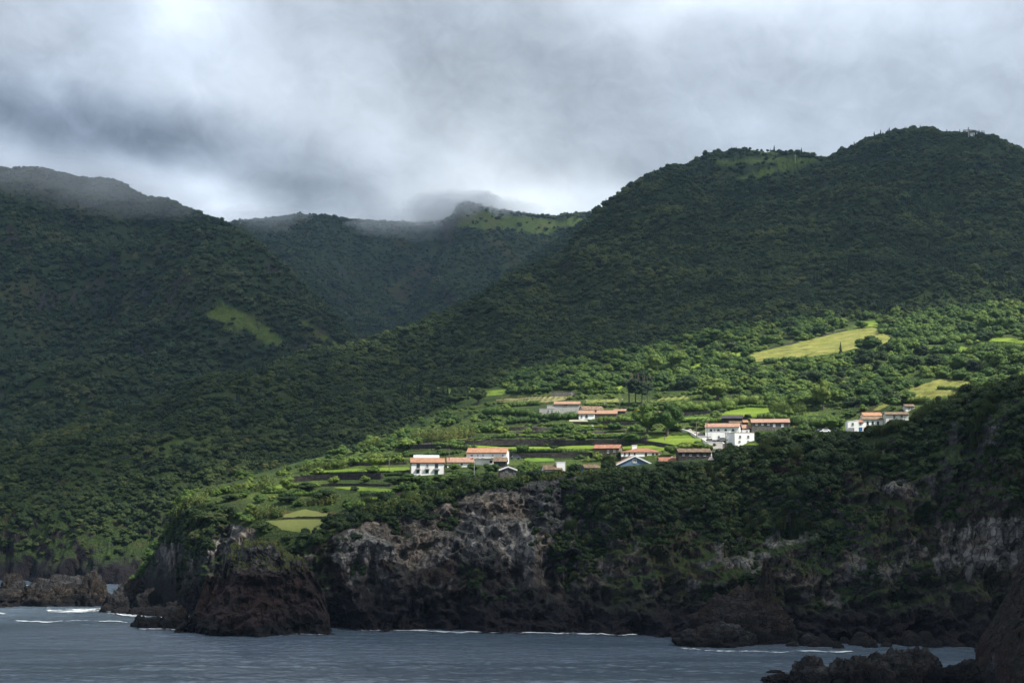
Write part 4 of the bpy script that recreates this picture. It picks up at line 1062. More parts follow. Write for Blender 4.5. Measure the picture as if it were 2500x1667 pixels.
HEDGES = [
 ("dark hedge on top of the wall behind the parked dark car", [(1240,1106),(1290,1104),(1345,1104),(1440,1107)], 9, M_BUSH),
 ("hedge row behind the metal-roofed shed", [(965,1117),(1040,1113),(1090,1110),(1124,1106)], 9, M_BUSH),
 ("dark hedge left of the bright grass field", [(1062,1090),(1110,1094),(1162,1098)], 12, M_BUSH),
 ("clipped green hedge on the uppermost terrace wall", [(1315,1040),(1350,1040),(1392,1037)], 8, M_BUSH),
 ("dark rounded hedge on the second terrace wall", [(1330,1060),(1358,1058),(1388,1056)], 10, M_BUSH),
 ("low hedge above the row of separate shrubs", [(1392,1056),(1420,1054),(1448,1051)], 9, M_BUSH),
 ("hedge of knobbly shrubs beside the grass terrace", [(1391,1070),(1430,1071),(1480,1070),(1525,1070)], 9, M_BUSH),
 ("thick hedge left of the brown stone house", [(1342,1104),(1390,1106),(1440,1109)], 12, M_BUSH),
 ("sunlit hydrangea hedge right of the brown farmhouse", [(1458,1034),(1500,1032),(1540,1030),(1572,1026)], 18, M_LIGHT),
 ("dense bushes in front of the concrete house", [(1300,1022),(1330,1023),(1370,1024),(1405,1022)], 18, M_BUSH),
 ("tall light green hedgerow left of the domed field", [(1640,1004),(1690,1006),(1740,1003),(1790,996)], 28, M_LIGHT),
 ("bushy end of the hedgerow above the domed field", [(1795,988),(1830,986),(1868,990)], 24, M_LIGHT),
 ("hedge between the domed field and the long grey house", [(1850,1024),(1885,1023),(1918,1023)], 15, M_BUSH),
 ("tall dark hedge right of the long grey house", [(1925,1036),(1970,1042),(2020,1042),(2060,1040)], 26, M_BUSH),
 ("dark hedgerow below the bright slanting field", [(1668,915),(1724,916),(1800,912),(1905,905)], 14, M_BUSH),
 ("lower terrace hedge right of the light trees", [(1612,927),(1700,926),(1800,926)], 10, M_BUSH),
 ("hedge along the foot of the knoll pasture", [(1868,888),(1920,884),(1972,879)], 13, M_BUSH),
 ("bright hedge behind the small white-roofed terrace", [(1716,1036),(1745,1034),(1760,1034)], 16, M_LIGHT),
 ("pale bushy hedgerow across the upper right slope", [(2180,846),(2230,842),(2290,840),(2382,834)], 22, M_LIGHT),
 ("pale hedgerow at the upper right below the road rail", [(2385,858),(2430,858),(2480,862),(2540,866)], 24, M_LIGHT),
 ("dotted low hedge on the edge of the long thin lawn", [(757,1157),(830,1156),(900,1154),(950,1153)], 5, M_BUSH),
 ("rough hedge above the yellow-green pasture", [(2200,985),(2230,983),(2270,983)], 14, M_BUSH),
 ("shaded hedge beside the headland grass terrace", [(880,1210),(920,1210),(965,1212)], 12, M_BUSH),
 ("leafy hedge at the foot of the white flowering garden", [(830,1135),(880,1133),(965,1130)], 14, M_LIGHT),
 ("vineyard hedge behind the bright bushes by the lane", [(1662,1030),(1700,1030),(1760,1030)], 10, M_BUSH),
 ("hedge above the maize field", [(1240,962),(1300,958),(1345,956)], 12, M_BUSH),
 ("thick dark hedge above the ruined wall", [(1345,948),(1400,950),(1440,952)], 13, M_BUSH),
 ("bright-topped hedge left of the pine group", [(1440,962),(1480,960),(1522,960)], 9, M_LIGHT),
 ("dark hedge behind the pine group", [(1500,936),(1560,942),(1615,944)], 13, M_BUSH),
 ("hedge under the pale meadow", [(1600,990),(1640,988),(1672,986)], 9, M_BUSH),
 ("rounded hedge behind the first street lamp", [(1425,990),(1460,992),(1500,994)], 8, M_BUSH),
 ("hedge below the pine group", [(1515,1000),(1550,1003),(1578,1004)], 9, M_BUSH),
 ("hedge below the maize field", [(1225,995),(1270,992),(1315,990)], 14, M_BUSH),
 ("broad hedge left of the concrete annex", [(1180,1012),(1230,1012),(1290,1014)], 18, M_LIGHT),
 ("long dark hedge below the concrete annex", [(1240,1034),(1290,1030),(1312,1032)], 12, M_BUSH),
 ("hedge between the two light bushy trees", [(1930,905),(1990,900),(2050,898)], 14, M_LIGHT),
 ("dark hedge across the slope left of the knoll", [(1560,900),(1620,905),(1665,908)], 14, M_BUSH),
 ("sunlit hedge below the slanting field", [(1640,934),(1700,938),(1780,940)], 12, M_LIGHT),
 ("dark band of hedge above the wide round tree", [(1790,936),(1850,940),(1900,946)], 14, M_BUSH),
 ("dense dark hedge under the upper right grass strip", [(2180,892),(2240,890),(2310,894)], 26, M_BUSH),
 ("dense dark hedge at the middle of the upper right slope", [(2320,898),(2370,902),(2420,908)], 26, M_BUSH),
 ("low hedge inside the yellow-green pasture", [(2290,950),(2330,952),(2368,958)], 9, M_BUSH),
 ("hedge at the foot of the yellow-green pasture", [(2300,982),(2350,974),(2400,966)], 14, M_BUSH),
 ("dark hedge along the thin strip by the dry pathway", [(1160,1074),(1200,1068),(1240,1068)], 6, M_BUSH),
 ("row of clipped shrubs under the second terrace wall", [(1282,1067),(1330,1066),(1382,1065)], 7, M_BUSH),
 ("hedge behind the flowering garden left of the balcony house", [(835,1124),(900,1120),(962,1118)], 9, M_LIGHT),
 ("small hedge at the gate of the balcony house", [(940,1162),(975,1160),(1000,1162)], 8, M_BUSH),
 ("shady hedge behind the dark rounded headland bush", [(700,1212),(760,1210),(812,1208)], 12, M_BUSH),
 ("low shady hedge under the small yellow-green plot", [(640,1205),(680,1204),(730,1204)], 10, M_BUSH),
 ("hedge at the back of the domed field", [(1790,1000),(1830,993),(1872,996)], 8, M_BUSH),
 ("green hedge behind the long grey house", [(1830,1026),(1860,1024),(1900,1024)], 7, M_LIGHT),
 ("hedge crossing the slope below the forest clearing", [(2150,815),(2220,812),(2300,812),(2400,810)], 16, M_BUSH),
]
for (lb, pts, h, m) in HEDGES: hedge("hedge", lb, "hedge", pts, h, m, group=HG)
CANES = [
 ("cane thicket behind the long thin lawn", [(735,1153),(790,1146),(845,1143)], 22),
 ("tall cane clump at the left end of the terraces", [(640,1190),(668,1188)], 28),
 ("cane edge along the top of the headland", [(500,1208),(540,1206),(600,1200),(660,1194)], 22),
 ("rounded cane thicket at the head of the bare rib", [(612,1262),(650,1261),(694,1258)], 26),
 ("cane screen between two dark bushes on the headland", [(728,1234),(770,1232),(818,1228)], 22),
 ("long sunlit cane thicket above the terraces", [(1015,1080),(1060,1076),(1110,1072),(1150,1064)], 30),
 ("short cane clump beside the long sunlit thicket", [(1185,1056),(1215,1054),(1242,1053)], 16),
 ("cane fringe along the cliff edge above the bare rock", [(900,1258),(950,1250),(1000,1240),(1050,1224)], 30),
 ("cane fringe on the cliff edge below the white houses", [(1055,1222),(1120,1204),(1200,1188),(1280,1178)], 20),
 ("cane fringe on the cliff edge below the blue gable", [(1290,1172),(1370,1163),(1460,1155),(1540,1152)], 13),
 ("cane band left of the bright stand of trees", [(870,1100),(905,1092),(930,1090)], 20),
 ("cane clump right of the domed field", [(1880,1010),(1910,1008),(1960,1012)], 30),
 ("pale cane on the seaward corner of the headland", [(425,1290),(440,1262),(470,1240),(500,1225)], 26),
]
for (lb, pts, h) in CANES: hedge("cane_thicket", lb, "cane thicket", pts, h, M_CANE, cane=True, group=CG)

# ------------------------------------------------------------------ single trees
def tree_meshes(tag_, g, mat, lob, nl, leaf, trunk=True, bark=M_BARK, th=.45):
    return crown_mesh(tag_ + "_crown", g, lob, nl, leaf, mat), (trunk_mesh(tag_ + "_trunk", g, th, .045, 4, bark, .35) if trunk else None)
gt = np.random.default_rng(33)
TK = {}
for k, mat, nl, leaf in (('broad', M_BUSH, 1900, .048), ('light', M_LIGHT, 1900, .048), ('dark', M_SCRUB, 1900, .048), ('forest', M_FOREST, 1900, .048)):
    TK[k] = [tree_meshes(k, gt, mat, lobes_round(gt, 17, .5, .50, .50, .15), nl, leaf) for _ in range(3)]
for k, mat in (('bush', M_BUSH), ('lbush', M_LIGHT), ('dbush', M_SCRUB), ('ybush', M_YELLOW)):
    TK[k] = [tree_meshes(k, gt, mat, lobes_round(gt, 11, .5, .46, .36, .18), 1100, .06, False) for _ in range(4)]
def pine_lobes(g):
    L = []
    for i in range(11):
        a = g.uniform(0, 6.28); r = g.uniform(.05, .33); z = g.uniform(.5, .93); L.append((math.cos(a) * r, math.sin(a) * r, z, .16, .16, .09))
    return L
TK['pine'] = [tree_meshes('pine', gt, M_DARK, pine_lobes(gt), 1500, .05, th=.95) for _ in range(3)]
TK['conifer'] = [(conifer_mesh('conifer_crown', gt, 900, .05, M_DARK), trunk_mesh('conifer_trunk', gt, .5, .02, 0, M_BARK)) for _ in range(3)]
def tree(name, label, cat, px, py, hpx, wpx, kind, group=None, sheets=(village_ground, hillside, left_mountain)):
    h = hit(px, py, sheets)
    if h is None: print("no tree", label); return
    s = h.y / F; H = hpx * s; W = wpx * s; cr, tr = TK[kind][gt.integers(len(TK[kind]))]
    rz = gt.uniform(0, 6.28)
    if tr is None:
        o = link(name, cr, loc=h, rot=(0, 0, rz)); o.scale = (W, W, H)
    else:
        o = empty(name, h, rz); o.scale = (W, W, H); link("crown", cr, o); link("trunk", tr, o)
    tag(o, label, cat, group); return o
TREES = [
 (1536,987,60,42,'pine',"leftmost dark pine of the group behind the brown farmhouse"),(1551,989,64,40,'pine',"tallest dark pine of the group behind the brown farmhouse"),
 (1567,990,60,42,'pine',"third dark pine from the left in the group behind the farmhouse"),(1581,988,54,36,'pine',"rightmost dark pine of the group by the pale meadow"),
 (1580,1064,86,78,'broad',"tall leafy tree hiding the left half of the orange-roofed cottage"),(1630,1064,88,84,'broad',"tall leafy tree hiding the right half of the orange-roofed cottage"),
 (1751,978,60,98,'broad',"very wide round tree above the tall hedgerow"),
 (1597,920,62,52,'light',"pale feathery tree on the sunlit slope, the left one of the pair"),(1652,903,52,66,'light',"pale round tree on the sunlit slope, the right one of the pair"),
 (1692,888,46,44,'broad',"thin grey-green tree right of the pale pair"),(1742,842,44,70,'light',"broad pale tree at the forest edge above the slanting field"),
 (1748,868,28,46,'dark',"dark dome-shaped tree above the small bright field"),(1781,893,34,30,'broad',"small tree standing in front of the knoll pasture"),
 (2010,1002,80,58,'broad',"tall tree right of the domed field"),(1940,984,34,34,'dark',"reddish dark tree left of the tall tree on the slope"),(2057,988,42,38,'broad',"round tree right of the tall tree on the slope"),
 (2053,880,46,28,'conifer',"small pointed conifer on the knoll pasture"),(2122,866,52,78,'broad',"spreading dark tree at the right end of the knoll pasture"),
 (2112,908,62,66,'dark',"thin-crowned tree below the knoll pasture"),(2193,870,36,30,'broad',"small tree with a visible trunk below the hedgerow"),(2430,908,62,58,'light',"pale tree on the upper right slope"),
 (2482,902,56,62,'broad',"round tree at the right edge above the dark ridge"),(2118,986,52,72,'broad',"grey-green round tree above the white houses"),(2291,984,20,20,'dark',"small round tree below the yellow-green pasture"),
 (1168,988,46,58,'forest',"big round tree beside the shaded meadow"),(1143,978,34,14,'conifer',"narrow dark conifer beside the shaded meadow"),(1112,988,30,60,'forest',"broad dark tree at the foot of the shaded meadow"),
 (1120,982,24,12,'conifer',"shorter dark conifer beside the shaded meadow"),(1078,985,26,46,'forest',"dark tree at the left of the shaded meadow"),
 (2095,784,34,22,'forest',"tall dark tree at the edge of the forest clearing"),(2170,800,26,40,'forest',"broad dark tree right of the forest clearing"),(1905,930,40,46,'dark',"dark tree in the middle of the sunlit slope"),
 (1960,912,30,60,'light',"light bushy tree below the knoll pasture"),(2020,908,34,60,'light',"second light bushy tree below the knoll pasture"),(1860,940,36,54,'broad',"leafy tree above the tall hedgerow"),
 (2230,905,42,50,'dark',"dark tree left of the long hedgerow mass"),(2280,908,48,56,'dark',"dark tree in the middle of the long hedgerow mass"),(2340,910,46,60,'broad',"bright-topped tree in the long hedgerow mass"),
 (2380,915,40,50,'dark',"dark tree at the right end of the long hedgerow mass"),(1505,905,34,44,'light',"light tree at the left end of the sunlit slope"),(1455,885,30,50,'forest',"dark tree at the forest edge above the terraces"),
]
for (px, py, h, w, k, lb) in TREES:
    if k == 'pine': TREE_KEEP.append((px - w * .3, py - h * .8, px + w * .3, py - 5))
    tree("tree" if k not in ('pine', 'conifer') else k + ("_tree"), lb, "tree", px, py, h, w, k)
BUSHES = [
 (1550,1081,32,60,'bush',"big rounded sunlit bush left of the lane field"),(992,1094,27,58,'lbush',"rounded sunlit bush left of the dry pathway"),(1198,1158,38,46,'bush',"large round bush in front of the small dark outbuilding"),
 (1157,1152,30,36,'bush',"round bush right of the low orange roof"),(1108,1150,27,44,'lbush',"yellow-green bush in front of the low white wall"),(1287,1152,26,60,'bush',"spreading bush right of the grey ruined gable"),
 (1010,1180,32,72,'bush',"wide bush at the foot of the white balcony house"),(1075,1180,28,44,'bush',"bush below the right corner of the white balcony house"),(1118,1178,27,60,'bush',"low wide bush on the cliff edge below the utility pole"),
 (960,1182,22,50,'dbush',"dark bush left of the white balcony house"),(1458,1127,34,30,'bush',"pale bush in front of the brown stone house"),(1486,1127,24,32,'bush',"small bush between the brown house and the white hipped house"),
 (1511,1124,30,18,'dbush',"narrow dark bush beside the white hipped house"),(1640,1112,36,42,'bush',"tall bush left of the lichen-roofed ruin"),(1680,1100,28,60,'lbush',"sunlit bush behind the lichen-roofed ruin"),
 (1706,1098,30,42,'bush',"bush at the right end behind the lichen-roofed ruin"),(1728,1104,26,30,'lbush',"bush beside the bend of the lane"),(1744,1092,14,10,'dbush',"small dark bush on the lane verge"),
 (1825,1022,16,20,'dbush',"round dark bush on the domed field"),(1862,1070,27,46,'bush',"bush against the right wall of the white two-storey house"),(1918,1066,32,50,'bush',"rounded bush below the long grey house"),
 (1958,1076,32,52,'bush',"rounded bush right of the one below the long grey house"),(1998,1072,24,44,'bush',"leafy bush left of the parked white car"),(2040,1046,36,52,'lbush',"bright leafy bush left of the shed-roofed white house"),
 (790,1225,42,76,'dbush',"big dark rounded bush in the middle of the headland"),(700,1230,36,60,'dbush',"dark bush left of the cane screen"),(745,1198,28,70,'dbush',"dark bush on the headland behind the big rounded one"),
 (865,1200,18,24,'dbush',"small round bush on the headland grass terrace"),(975,1200,20,40,'bush',"round bush at the right end of the grass terrace"),(560,1222,20,50,'dbush',"dark bush at the head of the bare rib"),
 (470,1270,40,56,'dbush',"dark bush on the seaward slope of the headland"),(520,1275,34,60,'dbush',"second dark bush on the seaward slope of the headland"),(640,1300,34,56,'dbush',"dark bush left of the lowest pasture"),
 (745,1318,24,60,'dbush',"dark bush below the lowest pasture"),(830,1290,34,46,'dbush',"dark bush at the corner of the bare cliff"),(1720,1046,20,30,'lbush',"bright bush left of the arched-window building"),
 (1650,1052,26,42,'lbush',"yellow-green bush at the top of the lane"),(1698,1044,24,34,'bush',"dark bush at the top bend of the lane"),(1140,1112,10,12,'ybush',"bright yellow bush at the left end of the long white house"),
 (2168,1032,8,16,'ybush',"small yellow bush below the weathered grey house"),(1420,1052,8,30,'ybush',"yellowish bush on the upper terrace"),(1560,1012,16,34,'ybush',"yellow-green bush left of the tall trees"),
 (1332,1006,10,14,'bush',"little bush beside the stone farm buildings"),(1325,1068,12,22,'bush',"first separate round shrub on the lower terrace wall"),(1333,1092,14,14,'bush',"round shrub alone on the bright grass field"),
 (1352,1097,14,24,'bush',"shrub at the left end of the thick hedge"),
]
for (px, py, h, w, k, lb) in BUSHES: tree("bush", lb, "bush", px, py, h, w, k)
# shrubs standing apart in rows on the terraces
ROWS = []
for i, (px, py) in enumerate([(1192,1074),(1206,1076),(1220,1076),(1256,1076),(1270,1076),(1300,1075),(1312,1075),(1328,1074),(1345,1076),(1262,1063),(1290,1062),(1235,1066)]):
    ROWS.append(tree("shrub", "small dark shrub in a row on the terrace above the bright field", "shrub", px, py, 9, 16, 'bush', "shrubs in rows on the middle terraces"))
# conifers and bushes on the skylines
SKYT = [(2036,384,20,14,"conifer standing alone in the notch of the hill skyline"),(2062,366,16,12,"leftmost of the skyline conifers beside the right summit"),(2078,356,16,12,"second skyline conifer beside the right summit"),
        (2092,350,18,12,"tallest skyline conifer beside the right summit"),(1454,527,20,10,"conifer on the steep left skyline of the big hill"),(1490,520,34,22,"dark conifer clump on the left shoulder of the big hill")]
for (px, py, h, w, lb) in SKYT: tree("conifer_tree", lb, "tree", px, py, h, w, 'conifer', sheets=(hillside,))

# ------------------------------------------------------------------ the rest of the growth on the shelf
g2 = np.random.default_rng(77)
S = village_ground
row = S.crow
jitter = fbm(S.C / 30, 3)
keep = keep_mask(S.CPX, S.CPY)
top = row < 2.75
upper = (S.CPY < 962 + 0 * S.CPX) | ((S.CPX > 1860) & (S.CPY < 1000))
steep = 1 - S.N[:, 2]
dens = np.where(upper, .82, .30) * (1 + 4.5 * sstep(.12, .35, steep) * ~upper) * np.where(S.CPX < 1000, 1.25, 1)
dens = dens * (.35 + .65 * sstep(-.35, .1, jitter))
edge = sstep(1.7, 2.2, row) * (S.CPX > 980) ; dens = np.maximum(dens, edge * 1.3)
P, ci = sample(S, 4.6, dens * keep * top, g2)
W = sizes(len(P), g2, 2.0, 7.6) * np.where(upper[ci], 1.3, .78) * np.where(row[ci] > 1.9, .9, 1)
# keep crowns out of fields just above them in the picture
qx, qy = proj(P + np.stack([0 * W, 0 * W, W * .6], -1)); ok = np.ones(len(P), bool)
for p in NOTREE: ok &= ~inpoly(qx, qy, p)
W, ok_ = fit(P, W); ok &= ok_
P, W, ci = P[ok], W[ok], ci[ok]
size = W / P[:, 1]; order = np.argsort(-size); pxx, pyy = proj(P)
vis = (pxx > 0) & (pxx < 2500); order = order[vis[order]]
big = order[:215]; rest = np.setdiff1d(np.arange(len(P)), big)
print("shelf", len(P))
MARKS = [(2090,825,"the knoll pasture"),(2260,955,"the yellow-green pasture"),(1815,1005,"the domed field"),(2010,965,"the tall tree on the slope"),(2230,842,"the pale hedgerow"),(2440,860,"the upper right hedgerow"),(2125,852,"the spreading dark tree"),
 (2112,905,"the thin-crowned tree"),(2430,905,"the pale upper right tree"),(2480,900,"the round tree at the right edge"),(2118,975,"the grey-green round tree"),(2455,797,"the road guard rail"),(2290,855,"the long grass strip"),(2340,905,"the hedgerow mass"),
 (1751,970,"the wide round tree"),(1560,975,"the pine group"),(1625,915,"the pale pair of trees"),(1310,975,"the maize field"),(1130,960,"the shaded meadow"),(1690,893,"the slanting field"),(1380,1000,"the concrete farm building"),(1650,1000,"the tall hedgerow"),
 (1045,1140,"the balcony house"),(1190,1115,"the long white house"),(1560,1105,"the white hipped house"),(1550,1130,"the blue gable"),(1770,1060,"the arched-window building"),(1650,1075,"the lane field"),(2110,1035,"the right-hand white houses"),
 (2190,1020,"the weathered grey-white house"),(740,1275,"the headland pasture"),(870,1150,"the long thin lawn"),(1300,1090,"the long dark wall"),(1880,1040,"the long grey house"),(1960,1040,"the dry yellow plot"),(600,1230,"the bare rib"),(900,1225,"the sloping cliff-top field"),
 (2144,792,"the forest clearing"),(2300,800,"the forest foot"),(1950,880,"the knoll hedge"),(2020,905,"the light bushy tree"),(1430,915,"the forest edge")]
def place_label(what, tone, x, y, w):
    d = [math.hypot((x - a) * .8, (y - b) * 2) for a, b, _ in MARKS]; k = int(np.argmin(d)); a, b, nm = MARKS[k]; dx, dy = x - a, (y - b) * 2
    far_ = "just" if d[k] < 35 else ("off" if d[k] < 90 else "well")
    rel = ("above" if dy < 0 else "below") if abs(dy) > abs(dx) * .8 else ("left of" if dx < 0 else "right of")
    return "%s %s %s %s %s %s" % ("big" if w > 46 else ("middling" if w > 34 else "small"), tone, what, far_, rel, nm)
ORD = "first second third fourth fifth sixth seventh eighth ninth tenth eleventh twelfth thirteenth fourteenth fifteenth sixteenth seventeenth eighteenth nineteenth twentieth".split()
ORD += ["twenty-" + o for o in ORD[:9]] + ["thirtieth"] + ["thirty-" + o for o in ORD[:9]] + ["fortieth"]
def set_apart(objs):
    """things whose labels came out the same are told apart by their order along the picture"""
    by = {}
    for o in objs: by.setdefault(o['label'], []).append(o)
    for lb, L in by.items():
        if len(L) > 1:
            L.sort(key=lambda o: o.location.x / o.location.y)
            for k, o in enumerate(L): o['label'] = lb + ", " + ORD[min(k, len(ORD) - 1)] + " from left"
SHR = [o for o in ROWS if o]
for i in big:
    u = upper[ci[i]]; r_ = g2.uniform()
    k = ('dbush' if row[ci[i]] > 1.9 else ('bush' if r_ < .6 else ('lbush' if r_ < .85 else 'dbush')))
    cr, _ = TK[k][g2.integers(4)]
    o = link("shrub", cr, loc=(P[i][0], P[i][1], P[i][2] - .2), rot=(0, 0, g2.uniform(0, 6.28))); o.scale = (W[i], W[i], W[i] * g2.uniform(.7, 1.05))
    gp = "wild shrubs on the upper slope" if u else ("shrubs along the cliff edge" if row[ci[i]] > 1.9 else "wild shrubs on the lower terraces")
    lb = place_label("shrub", {'dbush': 'dark', 'bush': 'mid-green', 'lbush': 'pale yellow-green'}[k], pxx[i], pyy[i], W[i] * F / P[i][1])
    tag(o, lb, "shrub", gp); SHR.append(o)
set_apart(SHR)
light = fbm(P / 45, 2) + g2.normal(size=len(P)) * .25
P_BUSH2 = protos("light_bush_kinds", 4, lambda i: crown_mesh("light_bush", G_, lobes_round(G_, 10, .5, .42, .34, .2), 520, .085, M_LIGHT))
ra = rest[light[rest] < .22]; rb = rest[light[rest] >= .22]
plant("terrace_shrubs", [(P[ra], W[ra])], P_BUSH, "mass of green shrubs covering the ground between fields and houses", g2)
plant("light_terrace_shrubs", [(P[rb], W[rb])], P_BUSH2, "mass of lighter yellow-green shrubs among the fields", g2)
# scrub and cane on the cliff: thick on the right, broken by bare rock in the middle
t = row
nn = fbm(S.C / 14, 4); n3 = fbm(S.C / 40 + 9, 3)
cover = np.interp(S.CPX, [430, 560, 640, 780, 820, 1250, 1450, 2500], [1.0, 1.0, .5, .5, .30, .42, .80, .80])
cover = cover * np.interp(S.CPY, [1100, 1330, 1460, 1530], [1.15, .85, .45, .05])
cover = np.where(S.CPX < 640, cover * sstep(1400, 1290, S.CPY), cover)
m = sstep(.0, .16, nn * .7 + n3 * .5 + cover - .52) * (t >= 2.6) * sstep(6, 14, S.C[:, 2])
bare = inpoly(S.CPX, S.CPY, [(776,1340),(850,1295),(1020,1270),(1075,1235),(1130,1205),(1300,1185),(1400,1180),(1380,1300),(1250,1420),(1180,1300),(1080,1330),(960,1400),(800,1370)])
m = m * np.where(bare, .22, 1); m *= ~inpoly(S.CPX, S.CPY, [(560,1260),(640,1290),(650,1330),(560,1350),(520,1340)])
m = np.maximum(m, (t > 2.55) & (t < 3.1) & (nn > -.35) & (S.CPX > 700))
for p in PALE[1:]: m = m * np.where(inpoly(S.CPX, S.CPY, p), .1, 1)
P, ci = sample(S, 1.55, m, g2, (-60, 2760))
W = sizes(len(P), g2, 1.0, 4.0) * np.interp(row[ci], [2.6, 4, 5], [1.15, .9, .6])
W, ok = fit(P, W); P, W = P[ok], W[ok]
print("cliff", len(P))
cn = (fbm(P / 14 + 4, 2) > .33) & (P[:, 2] > 26)
plant("cliff_scrub", [(P[~cn], W[~cn])], P_SCR, "dark scrub clinging to the sea cliff", g2, (.85, 1.35))
plant("cliff_canes", [(P[cn], W[cn] * .85)], P_CANE, "patches of pale cane growing on the upper cliff", g2, (.9, 1.5))
# ------------------------------------------------------------------ rocks in the sea and the near cliff
def rock_mat(name, warm=.3, top=None, lite=1.0, redk=.9):
    s = NT(name); pos = s.n("NewGeometry").outputs['Position']; nz = s.sep(s.n("NewGeometry").outputs['Normal'])[2]
    x, y, z = s.sep(pos)
    mp = s.n("Mapping", ins={0: pos}); mp.inputs['Scale'].default_value = (1, 1, 2.2)
    a = s.noise(mp.outputs[0], .35, 7, .72, .5); b = s.noise(pos, .07, 3)
    L = lite
    grey = s.ramp(a, [(.32, (.014, .013, .015)), (.5, (.045 * L, .043 * L, .045 * L)), (.63, (.10 * L, .098 * L, .10 * L)), (.75, (.19 * L, .185 * L, .18 * L))])
    brn = s.ramp(a, [(.32, (.014, .010, .008)), (.55, (.036, .028, .022)), (.72, (.10, .078, .056))])
    red = s.ramp(a, [(.35, (.016, .009, .009)), (.7, (.055, .026, .023))])
    col = s.mix(s.sm(b, .58 - warm * .3, .66 - warm * .3), grey, brn)
    hz = s.math('ADD', z, s.math('MULTIPLY', s.math('SUBTRACT', s.noise(pos, .1, 3), .5), 14))
    if top == 'stack':
        col = s.mix(s.math('MULTIPLY', s.sm(hz, 21, 15), redk), col, red)
    col = s.mix(s.sm(hz, 5.5, 1.5), col, (.009, .008, .009))
    if top:
        g = s.math('MULTIPLY', s.sm(nz, .35, .62), s.sm(s.math('ADD', z, s.math('MULTIPLY', s.math('SUBTRACT', s.noise(pos, .15, 4), .5), 22)), 15, 19) if top == 'stack' else s.sm(hz, 8, 12))
        col = s.mix(g, col, s.ramp(s.noise(pos, .8, 5, .7), [(.3, (.03, .045, .010)), (.6, (.085, .10, .018)), (.75, (.15, .14, .03))]))
    if name == "near_cliff_rock":
        col = s.mix(s.sm(s.noise(pos, .045, 3, .5, .5), .46, .56), col, red)
    mv = s.n("Mapping", ins={0: s.vmath('ADD', pos, s.vmath('SCALE', s.n("TexNoise", ins={'Vector': pos, 'Scale': .4, 'Detail': 4.0}).outputs['Color'], 3.0))}); mv.inputs['Scale'].default_value = (.6, .6, .3)
    ve = s.n("TexVoronoi", feature='DISTANCE_TO_EDGE', ins={'Vector': mv.outputs[0], 'Scale': 1.0}).outputs['Distance']; crack = s.sm(ve, .0, .09)
    col = s.mix(s.math('MULTIPLY', s.math('SUBTRACT', 1.0, crack), .85), col, (.008, .008, .009))
    h = s.math('ADD', s.math('ADD', a, s.math('MULTIPLY', crack, .4)), s.math('MULTIPLY', s.noise(pos, 1.7, 5, .75), .35))
    return s.done(s.bsdf(col, .9, s.bump(h, 1, 1.6), spec=.25))
M_STACK = rock_mat("stack_rock", .30, 'stack', 1.9); M_POINT = rock_mat("point_rock", .2, "stack", .6, .25); M_BLACK = rock_mat("black_rock", .25, None, .7); M_BROWN = rock_mat("brown_rock", .45, None, .8); M_NEAR = rock_mat("near_cliff_rock", .6, None, 1.1)
# the sea stack: a lofted headland with its own back
ST = [(418,1538),(432,1530),(450,1512),(470,1494),(492,1452),(520,1405),(541,1388),(560,1352),(580,1336),(600,1322),(622,1316),(650,1334),(690,1350),(722,1347),(745,1370),(766,1398),(782,1432),(795,1466),(804,1500),(808,1536),(812,1545)]
def dmid(px): return np.interp(px, [418, 470, 600, 740, 812], [404, 408, 414, 410, 400])
s0 = [(x, 'z', dmid(x) + np.interp(x, [418, 600, 812], [3, 40, 3]), -4) for x, y in ST]
s1 = [(x, y, dmid(x) + 4) for x, y in ST]
s2 = midrail([(x, y, dmid(x) - 1) for x, y in ST], [(x, 'z', np.interp(x, [418, 520, 650, 812], [402, 392, 388, 398]), -4) for x, y in ST], .42, [(418, 0), (500, 1), (620, 3.5), (750, 3), (812, 0)])
s4 = [(x, 'z', np.interp(x, [418, 520, 650, 812], [402, 392, 388, 398]), -4) for x, y in ST]
def disp_stack(G, S):
    t = S.ts[:, None]; w = sstep(1, 1.3, t) * sstep(0, 25, S.PX - 418) * sstep(0, 25, 812 - S.PX)
    b = ridged(np.stack([G[..., 0] / 17, G[..., 1] / 30, G[..., 2] / 22], -1) + 31, 4) - .8
    l = fbm(np.stack([G[..., 0] / 12, G[..., 1] / 14, G[..., 2] / 3], -1), 3); f = fbm(G / 2.2, 3)
    cave = np.exp(-(((S.PX - 640) / 70) ** 2 + ((S.PY - 1440) / 60) ** 2)) * 5
    m2 = ridged(G / 5.5 + 12, 4, .55) - .8
    d = (b * 5.0 + l * 1.8 + f * .9 + m2 * 1.8 - cave) * w
    jag = (fbm(G / np.array([7, 9, 9.]) + 8, 4) * 3.2 + ridged(G / 5 + 2, 3) * .9 - .7) * sstep(.9, 1, t) * (1 - sstep(1.5, 2, t)) * sstep(0, 40, S.PX - 418) * sstep(0, 40, 812 - S.PX)
    return G + np.stack([.5 * b * w, -d, f * .7 + jag], -1)
stack = loft("sea_stack", [s0, s1, s2, s4], 418, 812, 300, [25, 60, 70], curve=(1, 0, 0), sm=(0, 0, 2, 3), disp=disp_stack, mat=M_STACK, clampsky=7)
stack.o['kind'] = 'thing'; tag(stack.o, "big sea stack with pale crest, moss cap and dark red base", "sea stack")
